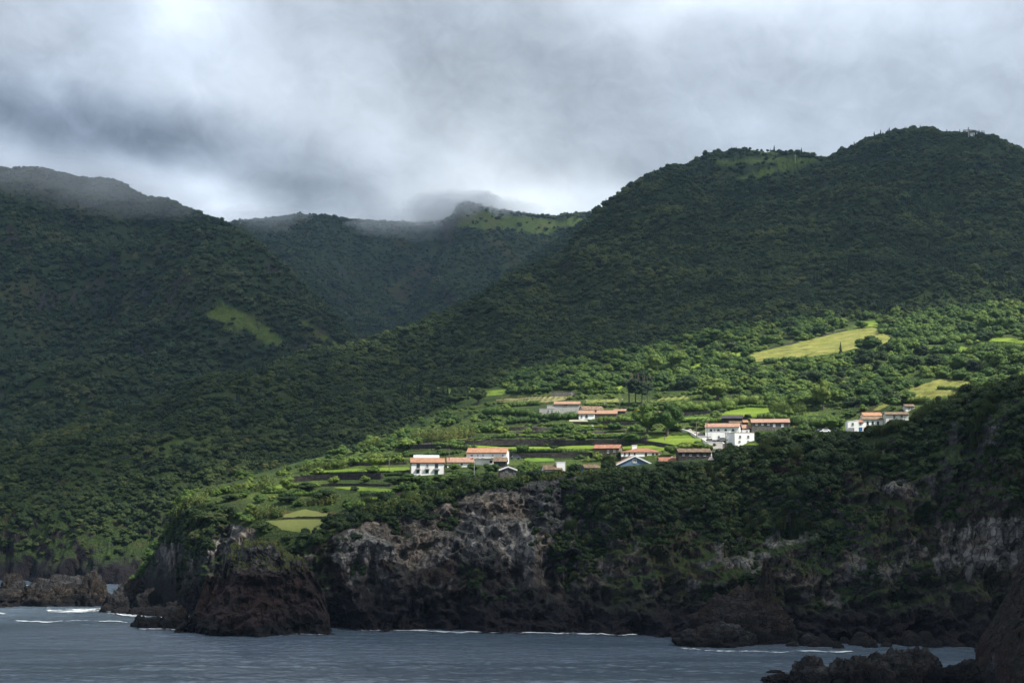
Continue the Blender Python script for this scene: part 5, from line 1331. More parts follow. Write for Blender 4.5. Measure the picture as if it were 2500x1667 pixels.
# near cliff at the right edge
NC = [(2352,1648),(2370,1622),(2384,1604),(2388,1563),(2402,1540),(2423,1513),(2436,1490),(2448,1464),(2468,1437),(2472,1400),(2477,1380),(2496,1368),(2520,1330),(2600,1260),(2760,1150),(2900,1120),(3100,1180),(3300,1420),(3450,1800)]
n1 = [(x, y, np.interp(x, [2352, 2480, 2900], [300, 285, 240])) for x, y in NC]
n0 = [(x, 'z', np.interp(x, [2352, 2480, 2900], [306, 330, 330]), -4) for x, y in NC]
n4 = [(x, 'z', np.interp(x, [2352, 2480, 2900], [296, 262, 215]), -4) for x, y in NC]
n2 = midrail(n1, n4, .5, [(2352, 0), (2500, 2), (2900, 4)])
def disp_near(G, S):
    t = S.ts[:, None]; w = sstep(1, 1.2, t) * sstep(0, 30, S.PX - 2352)
    b = ridged(np.stack([G[..., 0] / 9, G[..., 1] / 16, G[..., 2] / 13], -1) + 3, 5) - .8; f = fbm(G / 1.4, 3)
    l = fbm(np.stack([G[..., 0] / 9, G[..., 1] / 10, G[..., 2] / 2], -1), 3)
    return G + np.stack([.9 * b * w, -(b * 3.4 + l * 1.3 + f * .8 + (ridged(G / 3.1 + 7, 4, .6) - .8) * 1.2) * w, f * .4], -1)
near = loft("near_cliff", [n0, n1, n2, n4], 2352, 3450, 420, [12, 60, 70], curve=False, sm=(0, 0, 2, 2), disp=disp_near, mat=M_NEAR, label="reddish brown rock cliff rising at the right edge")
# single rocks
_rb = {}; ROCKS = []
def rock(name, label, px, py, w, h, d=None, mat=M_BLACK, seed=0, z0=0.0, group=None, sharp=1.0, sub=5, tilt=0.0, cat="rock"):
    import bmesh
    if sub not in _rb:
        b = bmesh.new(); bmesh.ops.create_icosphere(b, subdivisions=sub, radius=1); _rb[sub] = (np.array([v.co[:] for v in b.verts]), np.array([[v.index for v in f.verts] for f in b.faces])); b.free()
    v, f = _rb[sub]; D = water_D(py); s_ = D / F; W = w * s_; H = h * s_; Dp = (d or w * .8) * s_
    q = v * (1 + .24 * (ridged(v * 1.2 + seed * 7.7, 5, .55)[:, None] - .8) * sharp + .16 * (ridged(v * 3.3 + seed, 4, .6)[:, None] - .8))
    q = q * np.array([W / 2, Dp / 2, H]) ; q[:, 0] += q[:, 2] * tilt
    q[:, 2] = np.maximum(q[:, 2], -1.5)
    P = np.array(unproj(px, py, D)); P[2] = z0 - .2; P[1] += Dp / 2 * .8
    P[0] = P[1] * (px - 1250) / F / (cp - (833.5 - py) / F * sp)
    o = link(name, mesh_np(name, q, f, mat, False), loc=tuple(P)); tag(o, label, cat, group); ROCKS.append(o); return o
rock("sea_rock", "squat dark rock with a pale knob at the far left edge", 30, 1462, 62, 50, mat=M_BROWN, seed=1)
rock("sea_rock", "low brown rock cut by the left edge of the shore", 10, 1481, 140, 34, mat=M_BROWN, seed=2)
rock("sea_rock", "long brown rock with a ragged crest off the left shore", 158, 1480, 185, 58, 110, M_BROWN, 3)
rock("sea_rock", "tall right end of the long brown rock beside the channel", 225, 1481, 66, 66, 60, M_BROWN, 4)
rock("sea_rock", "rounded black rock leaning on the long brown rock", 105, 1481, 92, 48, 60, M_BLACK, 5)
rock("sea_rock", "pale-topped rock at the foot of the headland", 322, 1478, 66, 54, 60, M_BROWN, 6)
rock("sea_rock", "dark round rock left of the pale-topped rock", 285, 1488, 54, 38, 50, M_BLACK, 7)
rock("sea_rock", "black rock between the headland and the pale-topped rock", 362, 1492, 60, 46, 50, M_BLACK, 8)
for i, (px, py, w, h) in enumerate([(262,1495,34,18),(300,1499,50,16),(340,1501,44,18),(378,1503,60,20),(410,1506,50,22),(428,1500,46,30),(352,1494,30,16),(395,1496,36,20)]):
    rock("shore_rock", ["lowest flat black boulder on the left of the tidal shelf", "broad black boulder second on the tidal shelf", "black boulder in the middle of the tidal shelf", "wide black boulder right of the shelf middle", "jagged black boulder near the headland foot", "tall black boulder against the headland foot", "small black boulder high on the tidal shelf", "black boulder behind the right end of the shelf"][i], px, py, w, h, None, M_BLACK, 20 + i, group="boulders below the headland", sub=3)
rock("sea_rock", "small black rock standing apart left of the stack", 340, 1531, 34, 24, mat=M_BLACK, seed=9, sub=4)
rock("sea_rock", "low black rock running out from the foot of the stack", 384, 1535, 84, 24, 40, M_BLACK, 10)
rock("sea_rock", "dark ledge joining the stack to the low black rock", 430, 1537, 60, 46, 40, M_BLACK, 11)
rock("sea_rock", "flat brown rock awash off the right foot of the stack", 790, 1550, 50, 7, 20, M_BROWN, 12, sub=4)
rock("sea_rock", "boulder at the right foot of the stack", 724, 1540, 60, 34, 30, M_BROWN, 13, sub=4)
# dark headland block in front of the bay and its green cap
rock("headland_rock", "blocky dark rock point with a green cap in front of the cliff", 1800, 1572, 225, 104, 150, M_POINT, 14, tilt=.15, cat="rock point")
rock("headland_rock", "low black foot of the rock point", 1745, 1580, 170, 46, 90, M_BLACK, 15, cat="rock point")
rock("headland_rock", "square grey pillar on top of the rock point", 1874, 1570, 46, 168, 40, M_BROWN, 16, cat="rock point", sharp=.4)
gb = np.random.default_rng(8); k = 0
for i in range(105):
    px = gb.uniform(1880, 2385); yy = gb.uniform(1548, 1584); w = gb.uniform(10, 42) * (1.25 if yy > 1572 else 1)
    rock("beach_boulder", "%s %s boulder, %s of the bay beach, %s" % ("large" if w > 38 else ("middling" if w > 22 else "small"), "brown" if i % 3 == 0 else "black", "waterline" if yy > 1574 else ("middle" if yy > 1560 else "top"), ["behind the capped point", "near the pillar", "left of centre", "at the centre", "right of centre", "towards the near cliff", "under the near cliff"][min(6, int((px - 1880) / 73))]), px, yy, w, w * gb.uniform(.35, .7), None, M_BLACK if i % 3 else M_BROWN, 40 + i, group="boulders on the bay beach", sub=2, z0=1.2 * (1584 - yy) / 36)
for i, (px, py, w, h) in enumerate([(930,1532,40,14),(990,1534,50,16),(1040,1535,60,18),(1100,1535,46,16),(1160,1536,60,22),(1230,1536,50,18),(1300,1537,60,20),(1380,1538,50,18),(1450,1540,60,22),(1520,1541,56,24),(1570,1543,50,18),(1620,1545,60,30),(1675,1548,60,30)]):
    rock("shore_rock", "dark boulder at the waterline below the middle cliff, %s" % ["at the cove mouth", "beside the cove", "left of the pale cliff face", "under the pale cliff face", "right of the pale cliff face", "below the concave red patch", "below the utility pole", "below the grey gable", "below the white chimney", "below the blue tarpaulin", "below the blue gable", "below the long red roof", "next to the green-capped point"][i], px, py, w, h, None, M_BLACK, 160 + i, group="boulders along the middle cliff foot", sub=3)
FR = [(1978,1676,84,78,"round-topped black rock, leftmost of the large foreground rocks"),(2000,1690,92,66,"paler rock in front of the round-topped black rock"),(2050,1690,90,84,"steep rock in the middle of the foreground group"),
      (2110,1694,130,98,"broad brown-grey rock leaning left in the foreground group"),(2175,1684,120,104,"tall dark rock right of the broad leaning rock"),(2240,1680,120,100,"dark rock with a sloping right side, rightmost of the foreground group"),
      (1905,1668,80,26,"low flat rock left of the foreground group"),(1893,1645,40,12,"small rock awash beyond the foreground group"),(2335,1662,70,40,"dark rock at the foot of the near right cliff"),(2375,1680,110,70,"black rock against the near right cliff")]
for i, (px, py, w, h, lb) in enumerate(FR): rock("foreground_rock", lb, px, py, w, h * .74, w * .8, M_BLACK if i % 3 else M_BROWN, 80 + i, sub=5)
set_apart(ROCKS)
# surf
def foam_mat():
    s = NT("sea_foam"); pos = s.n("NewGeometry").outputs['Position']; mp = s.n("Mapping", ins={0: pos}); mp.inputs['Scale'].default_value = (.55, 1, 1)
    a = s.math('ADD', s.math('MULTIPLY', s.noise(mp.outputs[0], .55, 6, .75, .8), .6), s.math('MULTIPLY', s.noise(mp.outputs[0], .12, 3, .6), .4)); uv = s.n("VertexColor", layer_name="edge").outputs[0]
    f = s.sm(s.math('ADD', a, s.math('MULTIPLY', s.math('SUBTRACT', s.sep(uv)[0], 1.0), .30)), .41, .53)
    b = s.bsdf((.72, .78, .80), .7); t = s.n("BsdfTransparent").outputs[0]
    mx = s.n("MixShader", ins={0: f}); s.t.links.new(t, mx.inputs[1]); s.t.links.new(b, mx.inputs[2]); return s.done(mx.outputs[0])
M_FOAM = foam_mat()
def foam(label, pts, wid):
    """a ribbon of froth lying on the water; wid is its width in picture rows"""
    P = []; n = 0; V = []; E = []; Fs = []
    pts = densify(pts, 7); sd = len(label) * 1.7
    pts = [(x, y + 2.2 * float(noise3(np.array([x * .021, sd, .5]))) + 1.2 * float(noise3(np.array([x * .09, sd, .5])))) for x, y in pts]
    for (x, y) in pts:
        for k in range(7):
            yy = y + (k / 6 - .5) * wid * (1 + .8 * float(noise3(np.array([x * .035, sd, 4.5])))); D = water_D(yy); q = np.array(unproj(x, yy, D)); q[2] = .42; V.append(q)
        n += 1
    for i in range(n - 1):
        for k in range(6): Fs.append((i * 7 + k, (i + 1) * 7 + k, (i + 1) * 7 + k + 1, i * 7 + k + 1))
    me = mesh_np("sea_foam", V, Fs, M_FOAM)
    c = np.zeros((n, 7, 4)); e = 1 - np.abs(np.arange(7) / 6 - .5) * 2; c[..., 0] = e[None] * np.minimum(1, np.minimum(np.arange(n), np.arange(n)[::-1])[:, None] / 3); c[..., 3] = 1
    me.color_attributes.new("edge", 'FLOAT_COLOR', 'POINT').data.foreach_set("color", c.astype(np.float32).ravel())
    o = link("sea_foam", me); tag(o, label, kind='stuff')
foam("white surf rolling in front of the long brown rock", [(95,1493),(150,1495),(200,1492),(255,1491),(300,1500)], 26)
foam("breaking wave at the left edge of the water", [(-40,1500),(0,1500),(34,1501)], 16)
foam("thin froth along the foot of the stack", [(320,1535),(380,1538),(460,1540),(560,1542),(640,1547),(720,1549),(812,1551)], 10)
foam("froth along the foot of the middle cliff", [(855,1536),(900,1538),(960,1541),(1040,1543),(1120,1545),(1200,1545),(1280,1546),(1360,1548),(1460,1550),(1570,1553)], 12)
foam("froth around the dark rock point", [(1650,1584),(1700,1588),(1800,1592),(1900,1595),(1990,1592),(2100,1594)], 11)
foam("froth behind the brown rocks on the far left", [(0,1428),(60,1430),(110,1432)], 6)
foam("froth in the channel beside the tall rock", [(248,1440),(280,1442),(300,1446)], 5)
foam("broken white water between the left rocks and the shelf", [(215,1487),(262,1492),(300,1503),(360,1508),(430,1512)], 12)
foam("wash around the foreground rocks at the lower right", [(1870,1655),(1930,1662),(2000,1650),(2120,1640),(2250,1648),(2340,1655)], 9)
foam("scattered whitecaps left of the stack", [(20,1518),(110,1520),(220,1518),(330,1521)], 6)
foam("spray at the mouth of the inlet", [(860,1538),(900,1536),(940,1540)], 16)
# ------------------------------------------------------------------ houses
def plaster(name, a, b, dirt=.4, sc=.8):
    s = NT(name); pos = s.n("TexCoord").outputs['Object']
    mp = s.n("Mapping", ins={0: pos}); mp.inputs['Scale'].default_value = (1, 1, .35)
    f = s.noise(mp.outputs[0], sc, 6, .72, .3)
    col = s.mix(s.math('MULTIPLY', s.sm(f, .5, .68), dirt), a, b)
    return s.done(s.bsdf(col, .85, s.bump(s.noise(pos, 6, 4), .2, .05), spec=.2))
def tile_mat(name, a, b, c):
    s = NT(name); tc = s.n("TexCoord").outputs['Object']
    w = s.n("TexWave", wave_type='BANDS', bands_direction='X', ins={'Vector': tc, 'Scale': 1.25, 'Distortion': .4, 'Detail': 1.0}).outputs['Fac']
    n = s.noise(tc, .9, 6, .75); n2 = s.noise(tc, 5.0, 3, .7)
    col = s.ramp(s.math('ADD', s.math('MULTIPLY', n, .65), s.math('MULTIPLY', n2, .35)), [(.35, a), (.5, b), (.64, c)])
    col = s.mix(s.math('MULTIPLY', s.sm(w, .35, .0), .5), col, tuple(v * .4 for v in a))
    return s.done(s.bsdf(col, .85, s.bump(w, .8, .12), spec=.2))
W_WHITE = plaster("white_wall", (.80, .80, .78), (.48, .47, .44), .35)
W_CLEAN = plaster("fresh_white_wall", (.84, .84, .83), (.66, .66, .64), .25)
W_CREAM = plaster("cream_wall", (.66, .62, .50), (.45, .42, .34), .4)
W_STAIN = plaster("stained_white_wall", (.62, .61, .58), (.16, .15, .14), .8, 1.2)
W_CONC = plaster("concrete_wall", (.36, .36, .34), (.22, .22, .20), .6)
W_BLUE = plaster("blue_grey_wall", (.13, .20, .30), (.10, .16, .25), .3)
W_STONE = stone_mat("grey_stone_wall", (.075, .07, .065), (.24, .225, .205), 2.2)
W_BROWNST = stone_mat("brown_stone_wall", (.12, .095, .07), (.30, .25, .19), 2.2)
W_DARKST = stone_mat("dark_stone_wall", (.028, .026, .03), (.10, .095, .095), 2.2)
R_ORANGE = tile_mat("orange_tiles", (.26, .125, .075), (.46, .245, .15), (.57, .35, .23))
R_RED = tile_mat("weathered_red_tiles", (.16, .07, .045), (.37, .17, .11), (.54, .32, .22))
R_PINK = tile_mat("faded_red_tiles", (.23, .125, .09), (.42, .25, .18), (.53, .37, .28))
R_BROWN = tile_mat("brown_lichen_tiles", (.07, .05, .035), (.22, .15, .10), (.40, .33, .22))
R_GREY = tile_mat("grey_metal_roofing", (.45, .45, .46), (.58, .58, .59), (.66, .66, .67))
R_TAN = tile_mat("tan_tiles", (.26, .15, .10), (.40, .24, .16), (.48, .31, .22))
M_FRAMEW = plaster("white_paint", (.78, .79, .80), (.6, .6, .6), .2)
M_FRAMED = plaster("dark_green_paint", (.03, .07, .07), (.02, .04, .04), .3)
M_FRAMEG = plaster("grey_paint", (.25, .26, .28), (.2, .2, .2), .3)
M_DOORB = plaster("brown_door_paint", (.06, .035, .025), (.03, .02, .015), .3)
M_DOORBL = plaster("blue_door_paint", (.03, .12, .28), (.03, .08, .2), .3)
M_IRON = plaster("dark_iron", (.02, .02, .022), (.03, .025, .02), .3)
def glass_mat():
    s = NT("window_glass"); return s.done(s.bsdf((.015, .02, .028), .08, spec=.6))
M_GLASS = glass_mat()
WM = dict(w=M_FRAMEW, d=M_FRAMED, g=M_FRAMEG, b=M_DOORB, l=M_DOORBL)
class MB:
    def __init__(s): s.V = []; s.F = []
    def box(s, x0, x1, y0, y1, z0, z1):
        o = len(s.V); s.V += [(x0,y0,z0),(x1,y0,z0),(x1,y1,z0),(x0,y1,z0),(x0,y0,z1),(x1,y0,z1),(x1,y1,z1),(x0,y1,z1)]
        s.F += [(o+a, o+b, o+c, o+d) for a, b, c, d in ((0,3,2,1),(4,5,6,7),(0,1,5,4),(1,2,6,5),(2,3,7,6),(3,0,4,7))]; return s
    def poly(s, pts, faces):
        o = len(s.V); s.V += [tuple(p) for p in pts]; s.F += [tuple(o + i for i in f) for f in faces]; return s
    def prism(s, prof, x0, x1):                       # profile in (y, z) swept along x
        n = len(prof); o = len(s.V); s.V += [(x0, y, z) for y, z in prof] + [(x1, y, z) for y, z in prof]
        s.F += [(o+i, o+n+i, o+n+(i+1) % n, o+(i+1) % n) for i in range(n)] + [tuple(o+i for i in range(n)), tuple(o+n+i for i in reversed(range(n)))]; return s
    def tube(s, p, q, r, k=6):
        p, q = np.array(p, float), np.array(q, float); d = (q - p) / (np.linalg.norm(q - p) + 1e-9); u = np.cross(d, [.31, .9, .17]); u /= np.linalg.norm(u); w = np.cross(d, u); o = len(s.V)
        for c in (p, q):
            for i in range(k):
                t = 2 * math.pi * i / k; s.V.append(tuple(c + (u * math.cos(t) + w * math.sin(t)) * r))
        s.F += [(o+i, o+(i+1) % k, o+k+(i+1) % k, o+k+i) for i in range(k)] + [tuple(o+i for i in reversed(range(k))), tuple(o+k+i for i in range(k))]; return s
    def obj(s, name, mat, parent=None, loc=None): return link(name, mesh_np(name, s.V, s.F, mat), parent, loc)
def slabs_gable(m, W, D, ze, hr, ov=.35, th=.16, ox=.25):
    """two roof slopes, ridge along x, over a body 0..W, 0..D"""
    k = hr / (D / 2)
    for sgn in (0, 1):
        y0, y1 = (-ov, D / 2) if sgn == 0 else (D + ov, D / 2); z0 = ze - ov * k
        m.prism([(y0, z0 + .03), (y1, ze + hr + .03), (y1, ze + hr + .03 + th), (y0, z0 + .03 + th)], -ox, W + ox)
DEF_D = []
def house(name, label, x0, x1, yr, ye, yb, roof='gable', depth=7.0, yaw=-8, wall=W_WHITE, roofm=R_ORANGE, wins=(), chim=None, D=None, ridge=None, cat="house", base=None, side=(), sink=2.5, quoin=None):
    h = hit((x0 + x1) / 2, yb)
    if h is not None and h.y > 452: D = h.y
    elif D is None: D = 500
    s_ = D / F; cyaw = math.cos(R(yaw))
    W = (x1 - x0) * s_ / cyaw; H = (yb - ye) * s_
    P = np.array(unproj(x0, yb, D)); root = empty(name, tuple(P), R(yaw)); tag(root, label, cat)
    elev = (CAMZ - (P[2] + H)) / D
    hr = (ye - yr) * s_ - (0 if roof == 'front' else depth / 2 * elev) if yr is not None else 0
    if roof in ('gable', 'hip'): hr = max(hr, .8)
    # body
    m = MB()
    if roof == 'gable':
        m.prism([(0, -sink), (depth, -sink), (depth, H), (depth / 2, H + hr), (0, H)], 0, W)
    elif roof == 'front':
        m.poly([(0,0,-sink),(W,0,-sink),(W,0,H),(W/2,0,H+hr),(0,0,H),(0,depth,-sink),(W,depth,-sink),(W,depth,H),(W/2,depth,H+hr),(0,depth,H)],
               [(0,1,2,3,4),(9,8,7,6,5),(0,5,6,1),(1,6,7,2),(4,3,8,9),(3,2,7,8),(0,4,9,5)])
    elif roof == 'shed':
        zl, zr = H, (yb - yr) * s_
        m.poly([(0,0,-sink),(W,0,-sink),(W,0,zr),(0,0,zl),(0,depth,-sink),(W,depth,-sink),(W,depth,zr),(0,depth,zl)], [(0,1,2,3),(7,6,5,4),(0,4,5,1),(1,5,6,2),(2,6,7,3),(3,7,4,0)])
    else: m.box(0, W, 0, depth, -sink, H)
    m.obj("wall", wall, root)
    r = MB()
    if roof == 'gable': slabs_gable(r, W, depth, H, hr); r.tube((-.25, depth/2, H+hr+.16), (W+.25, depth/2, H+hr+.16), .13)
    elif roof == 'front':
        for a, b in ((0, 1), (W, -1)):
            k = hr / (W / 2); ox = .5; xa = a - b * ox; za = H - ox * k
            r.poly([(xa,-.5,za+.02),(W/2,-.5,H+hr+.02),(W/2,depth+.3,H+hr+.02),(xa,depth+.3,za+.02),(xa,-.5,za+.3),(W/2,-.5,H+hr+.3),(W/2,depth+.3,H+hr+.3),(xa,depth+.3,za+.3)],
                   [(0,1,2,3),(7,6,5,4),(0,4,5,1),(1,5,6,2),(2,6,7,3),(3,7,4,0)])
    elif roof == 'hip':
        a = .35; rl, rr = ridge if ridge else (.25, .75)
        z = H + .02; zr = H + hr
        r.poly([(-a,-a,z),(W+a,-a,z),(W+a,depth+a,z),(-a,depth+a,z),(W*rl,depth/2,zr),(W*rr,depth/2,zr),(-a,-a,z-.15),(W+a,-a,z-.15),(W+a,depth+a,z-.15),(-a,depth+a,z-.15)],
               [(0,1,5,4),(1,2,5),(2,3,4,5),(3,0,4),(6,7,1,0),(7,8,2,1),(8,9,3,2),(9,6,0,3),(9,8,7,6)])
    elif roof == 'flat': r.box(-.08, W + .08, -.08, depth + .08, H + .003, H + .16)
    elif roof == 'shed':
        zl, zr = H, (yb - yr) * s_
        r.poly([(-.1,-.1,zl),(W+.1,-.1,zr),(W+.1,depth+.1,zr),(-.1,depth+.1,zl),(-.1,-.1,zl+.15),(W+.1,-.1,zr+.15),(W+.1,depth+.1,zr+.15),(-.1,depth+.1,zl+.15)],
               [(0,1,2,3),(7,6,5,4),(0,4,5,1),(1,5,6,2),(2,6,7,3),(3,7,4,0)])
    ro = None
    if roof: ro = r.obj("roof", roofm, root)
    if roof == 'gable':      # dark guttering that also stands in for the eave's shadow line
        g = MB(); g.tube((-.2, -.42, H - .35 * hr / (depth / 2) + .02), (W + .2, -.42, H - .35 * hr / (depth / 2) + .02), .07); g.obj("gutter_shade_line", M_IRON, root)
    if roof == 'front':
        g = MB()
        for a, b in ((0, 1), (W, -1)):
            k = hr / (W / 2); xa = a - b * .5; za = H - .5 * k
            g.poly([(xa,-.56,za-.12),(W/2,-.56,H+hr-.12),(W/2,-.56,H+hr+.34),(xa,-.56,za+.34),(xa,-.51,za-.12),(W/2,-.51,H+hr-.12),(W/2,-.51,H+hr+.34),(xa,-.51,za+.34)],
                   [(0,1,2,3),(7,6,5,4),(0,4,5,1),(1,5,6,2),(2,6,7,3),(3,7,4,0)])
        g.obj("barge_board", M_FRAMEW, root)
    if base: MB().box(-.04, W + .04, -.05, depth + .04, -sink, base * s_).obj("plinth", W_DARKST if base > 0 else wall, root)
    if quoin:
        q = MB()
        for xx in (0, W): q.box(xx - .16, xx + .16, -.05, .16, -.5, H - .05)
        q.obj("corner_trim", quoin, root)
    for w in wins:
        kind, fm, cx, cyy, ww, hh = w[:6]
        X = (cx - x0) / (x1 - x0) * W; Z = (yb - cyy) * s_; a, b = ww * s_ / 2, hh * s_ / 2; f = min(.14, a * .3)
        fr = MB()
        if kind == 'arch':
            pts = [(-a, -b)] + [(a, -b)] + [(a * math.cos(t), b * .1 + b * .9 * math.sin(t)) for t in np.linspace(0, math.pi, 9)]
            n = len(pts); fr.poly([(X + p, -.09, Z + q) for p, q in pts] + [(X + p, .02, Z + q) for p, q in pts], [tuple(range(n))] + [(i, n + i, n + (i + 1) % n, (i + 1) % n) for i in range(n)])
            fo = fr.obj("window", WM[fm], root)
            pa = MB(); k = .78; pa.poly([(X + p * k, -.11, Z + q * k) for p, q in pts] + [(X + p * k, -.095, Z + q * k) for p, q in pts], [tuple(range(n))] + [(i, n + i, n + (i + 1) % n, (i + 1) % n) for i in range(n)])
            pa.obj("pane", M_GLASS, fo); continue
        if kind == 'win':
            fr.box(X-a, X-a+f, -.10, -.003, Z-b, Z+b); fr.box(X+a-f, X+a, -.10, -.003, Z-b, Z+b); fr.box(X-a+f, X+a-f, -.098, -.003, Z+b-f, Z+b); fr.box(X-a+f, X+a-f, -.098, -.003, Z-b, Z-b+f)
            fr.box(X-.035, X+.035, -.08, -.003, Z-b+f, Z+b-f); fr.box(X-a+f, X-.035, -.075, -.003, Z-.03, Z+.03); fr.box(X+.035, X+a-f, -.075, -.003, Z-.03, Z+.03)
            fo = fr.obj("window", WM[fm], root)
            MB().box(X-a+f, X+a-f, -.055, -.004, Z-b+f, Z+b-f).obj("pane", M_GLASS, fo)
            MB().box(X-a-.08, X+a+.08, -.18, -.002, Z-b-.10, Z-b-.003).obj("sill", W_CONC if fm != 'w' else M_FRAMEW, fo)
        else:
            fr.box(X-a, X-a+f, -.10, -.003, Z-b, Z+b); fr.box(X+a-f, X+a, -.10, -.003, Z-b, Z+b); fr.box(X-a+f, X+a-f, -.098, -.003, Z+b-f, Z+b)
            fr.box(X-a+f, X+a-f, -.06, -.004, Z-b, Z+b-f)
            fo = fr.obj("door", WM[fm], root)
            MB().box(X+a-f-.16, X+a-f-.08, -.11, -.061, Z-.1, Z).obj("handle", M_IRON, fo)
    for c in (chim or []):
        cx, wpx, ytop, cm = c[:4]; X = (cx - x0) / (x1 - x0) * W; a = wpx * s_ / 2; zt = (yb - ytop) * s_
        dd = depth * (c[4] if len(c) > 4 else .5)
        c_ = MB(); c_.box(X-a, X+a, dd-a*.8, dd+a*.8, H*.6, zt); c_.box(X-a-.1, X+a+.1, dd-a*.8-.1, dd+a*.8+.1, zt+.002, zt+.16)
        c_.obj("chimney", cm, ro if ro is not None else root)
    return root, W, H, s_, D
def Wn(k, f, lst, y, w, h): return [(k, f, x, y, w, h) for x in lst]
DA = 478
# --- lower left group
h = house("house", "white two-storey house with a balcony and orange roof at the left end of the village", 1003,1084,1119.5,1129,1160, depth=7, wall=W_WHITE, roofm=R_ORANGE, D=DA, yaw=5, quoin=W_STONE,
      wins=Wn('win','d',[1020.8,1065.2],1137,8,10) + [('win','w',1042.8,1137,7.5,10),('door','d',1064.5,1154,9,12),('door','d',1020.4,1151,8,8),('door','d',1042.5,1151,8,8)])
root, W, H, s_, D = h
for (cx, wd) in ((1042.8, 12), (1020.8, 12), (1065.2, 16)):
    X = (cx - 1003) / 81 * W; z = (1160 - 1144.5) * s_
    b = MB().box(X - wd*s_/2, X + wd*s_/2, -.75, -.02, z - .12, z); bo = b.obj("balcony", W_CONC, root)
    if cx == 1042.8:
        rl = MB()
        for k in range(7):
            xx = X - wd*s_/2 + wd*s_ * k / 6; rl.tube((xx, -.72, z), (xx, -.72, z + 1), .03)
        rl.tube((X - wd*s_/2, -.72, z + 1), (X + wd*s_/2, -.72, z + 1), .04); rl.obj("railing", M_FRAMEG, bo)
house("shed", "shed with a pale ribbed metal roof behind the balcony house", 1011,1071,1112,1120,1130, depth=6, wall=W_CONC, roofm=R_GREY, D=DA+9, yaw=5, chim=[(1025,14,1109.5,W_CONC,.8)], cat="shed")
house("house", "low white house with a long orange roof between the balcony house and the long house", 1092,1157,1118,1128,1140, depth=6.5, wall=W_WHITE, roofm=R_PINK, D=DA+6, yaw=3, wins=[('win','d',1127,1133,5,4.5)], chim=[(1153,3,1117,R_ORANGE,.3)])
h = house("house", "long white two-storey house with bright orange roof above the low orange-roofed one", 1140,1236,1095,1105,1134, depth=7.5, wall=W_WHITE, roofm=R_ORANGE, D=DA+22, yaw=-7,
      wins=[('win','w',1151.6,1112.5,7,7)] + Wn('win','w',[1166.3,1179.3,1202.6,1227],1112.5,5,7) + [('door','w',1178,1128,5,7),('door','b',1199,1127,7,6)], quoin=M_FRAMEW)
root, W, H, s_, D = h
x0b = (1157 - 1140) / 96 * W; x1b = (1206 - 1140) / 96 * W; zb = (1134 - 1118.5) * s_
bo = MB().box(x0b, x1b, -1.3, -.02, zb - .14, zb).obj("balcony", W_CONC, root); rl = MB()
for k in range(12):
    xx = x0b + (x1b - x0b) * k / 11; rl.tube((xx, -1.25, zb), (xx, -1.25, zb + .95), .035)
rl.tube((x0b, -1.25, zb + .95), (x1b, -1.25, zb + .95), .04); rl.obj("railing", M_FRAMEG, bo)
house("outbuilding", "small dark stone outbuilding with a mossy roof and blue door", 1205,1236,1118,1126,1140, depth=5, wall=W_DARKST, roofm=R_BROWN, D=DA+8, yaw=-4, wins=[('door','l',1214,1135.5,5,9)], cat="outbuilding")
house("ruin", "grey ruined gable wall half hidden by bushes above the cliff", 1221,1259,1140,1147,1166, roof='front', depth=6, wall=W_STONE, roofm=R_BROWN, D=DA-14, yaw=6, wins=[('win','g',1237,1149,5,8),('win','g',1255,1151,4,8)], cat="ruined house")
# --- lower middle group
house("house", "brown stone farmhouse with a faded red roof above the bushes", 1449,1510,1087,1094.5,1115, depth=7, wall=W_BROWNST, roofm=R_RED, D=500, yaw=-14, wins=[('win','w',1484,1102,5,7),('win','w',1499,1101,5,5)])
house("house", "white farmhouse with a red hipped roof and brown doors", 1517,1611,1094,1103,1118, roof='hip', depth=9, wall=W_CLEAN, roofm=R_RED, D=492, yaw=0, ridge=(.44, .74), base=3.5,
      wins=Wn('win','b',[1525.5,1536.4,1549.5],1108,3.6,6) + [('door','b',1577,1110.5,5.2,10),('win','b',1594.2,1109.7,5,8),('door','b',1603.2,1111,5,10)], chim=[(1553,12,1086,W_CLEAN,.75)])
house("ruin", "roofless whitish wall beside the blue gable", 1519,1546,None,1108.5,1124, roof=None, depth=3, wall=W_STAIN, D=480, yaw=-12, cat="ruined house")
house("house", "blue-grey gabled house with white barge boards at the cliff edge", 1507,1593,1114,1134,1150, roof='front', depth=9, wall=W_BLUE, roofm=R_TAN, D=466, yaw=4, wins=[('win','w',1549.5,1124.5,9,9)])
MBk = MB(); 
house("barn", "low building showing only its long red tiled roof behind the cliff bushes", 1612,1733,1117.5,1126,1136, depth=7, wall=W_WHITE, roofm=R_RED, D=472, yaw=2, chim=[(1645,2.5,1114.5,W_CLEAN,.6)], cat="barn")
house("ruin", "dark stone ruin with a pale lichen-covered roof beside the lane", 1657,1736,1096.5,1103.5,1121, depth=6, wall=W_DARKST, roofm=R_BROWN, D=488, yaw=2, wins=[('win','g',1669,1109,6,6),('win','g',1686,1110,6,5),('win','g',1704,1110,5,5),('win','g',1721,1110,6,7)], cat="ruined house")
house("shed", "old brown roof among bushes at the cliff edge", 1428,1464,1135,1142,1150, depth=6, wall=W_STONE, roofm=R_BROWN, D=462, yaw=8, cat="shed")
house("house", "low brown-roofed cottage with a big white chimney at the cliff edge", 1329,1372,1136,1146,1155, depth=6, wall=W_WHITE, roofm=R_BROWN, D=462, yaw=8, chim=[(1371,21,1128,W_CLEAN,.35)])
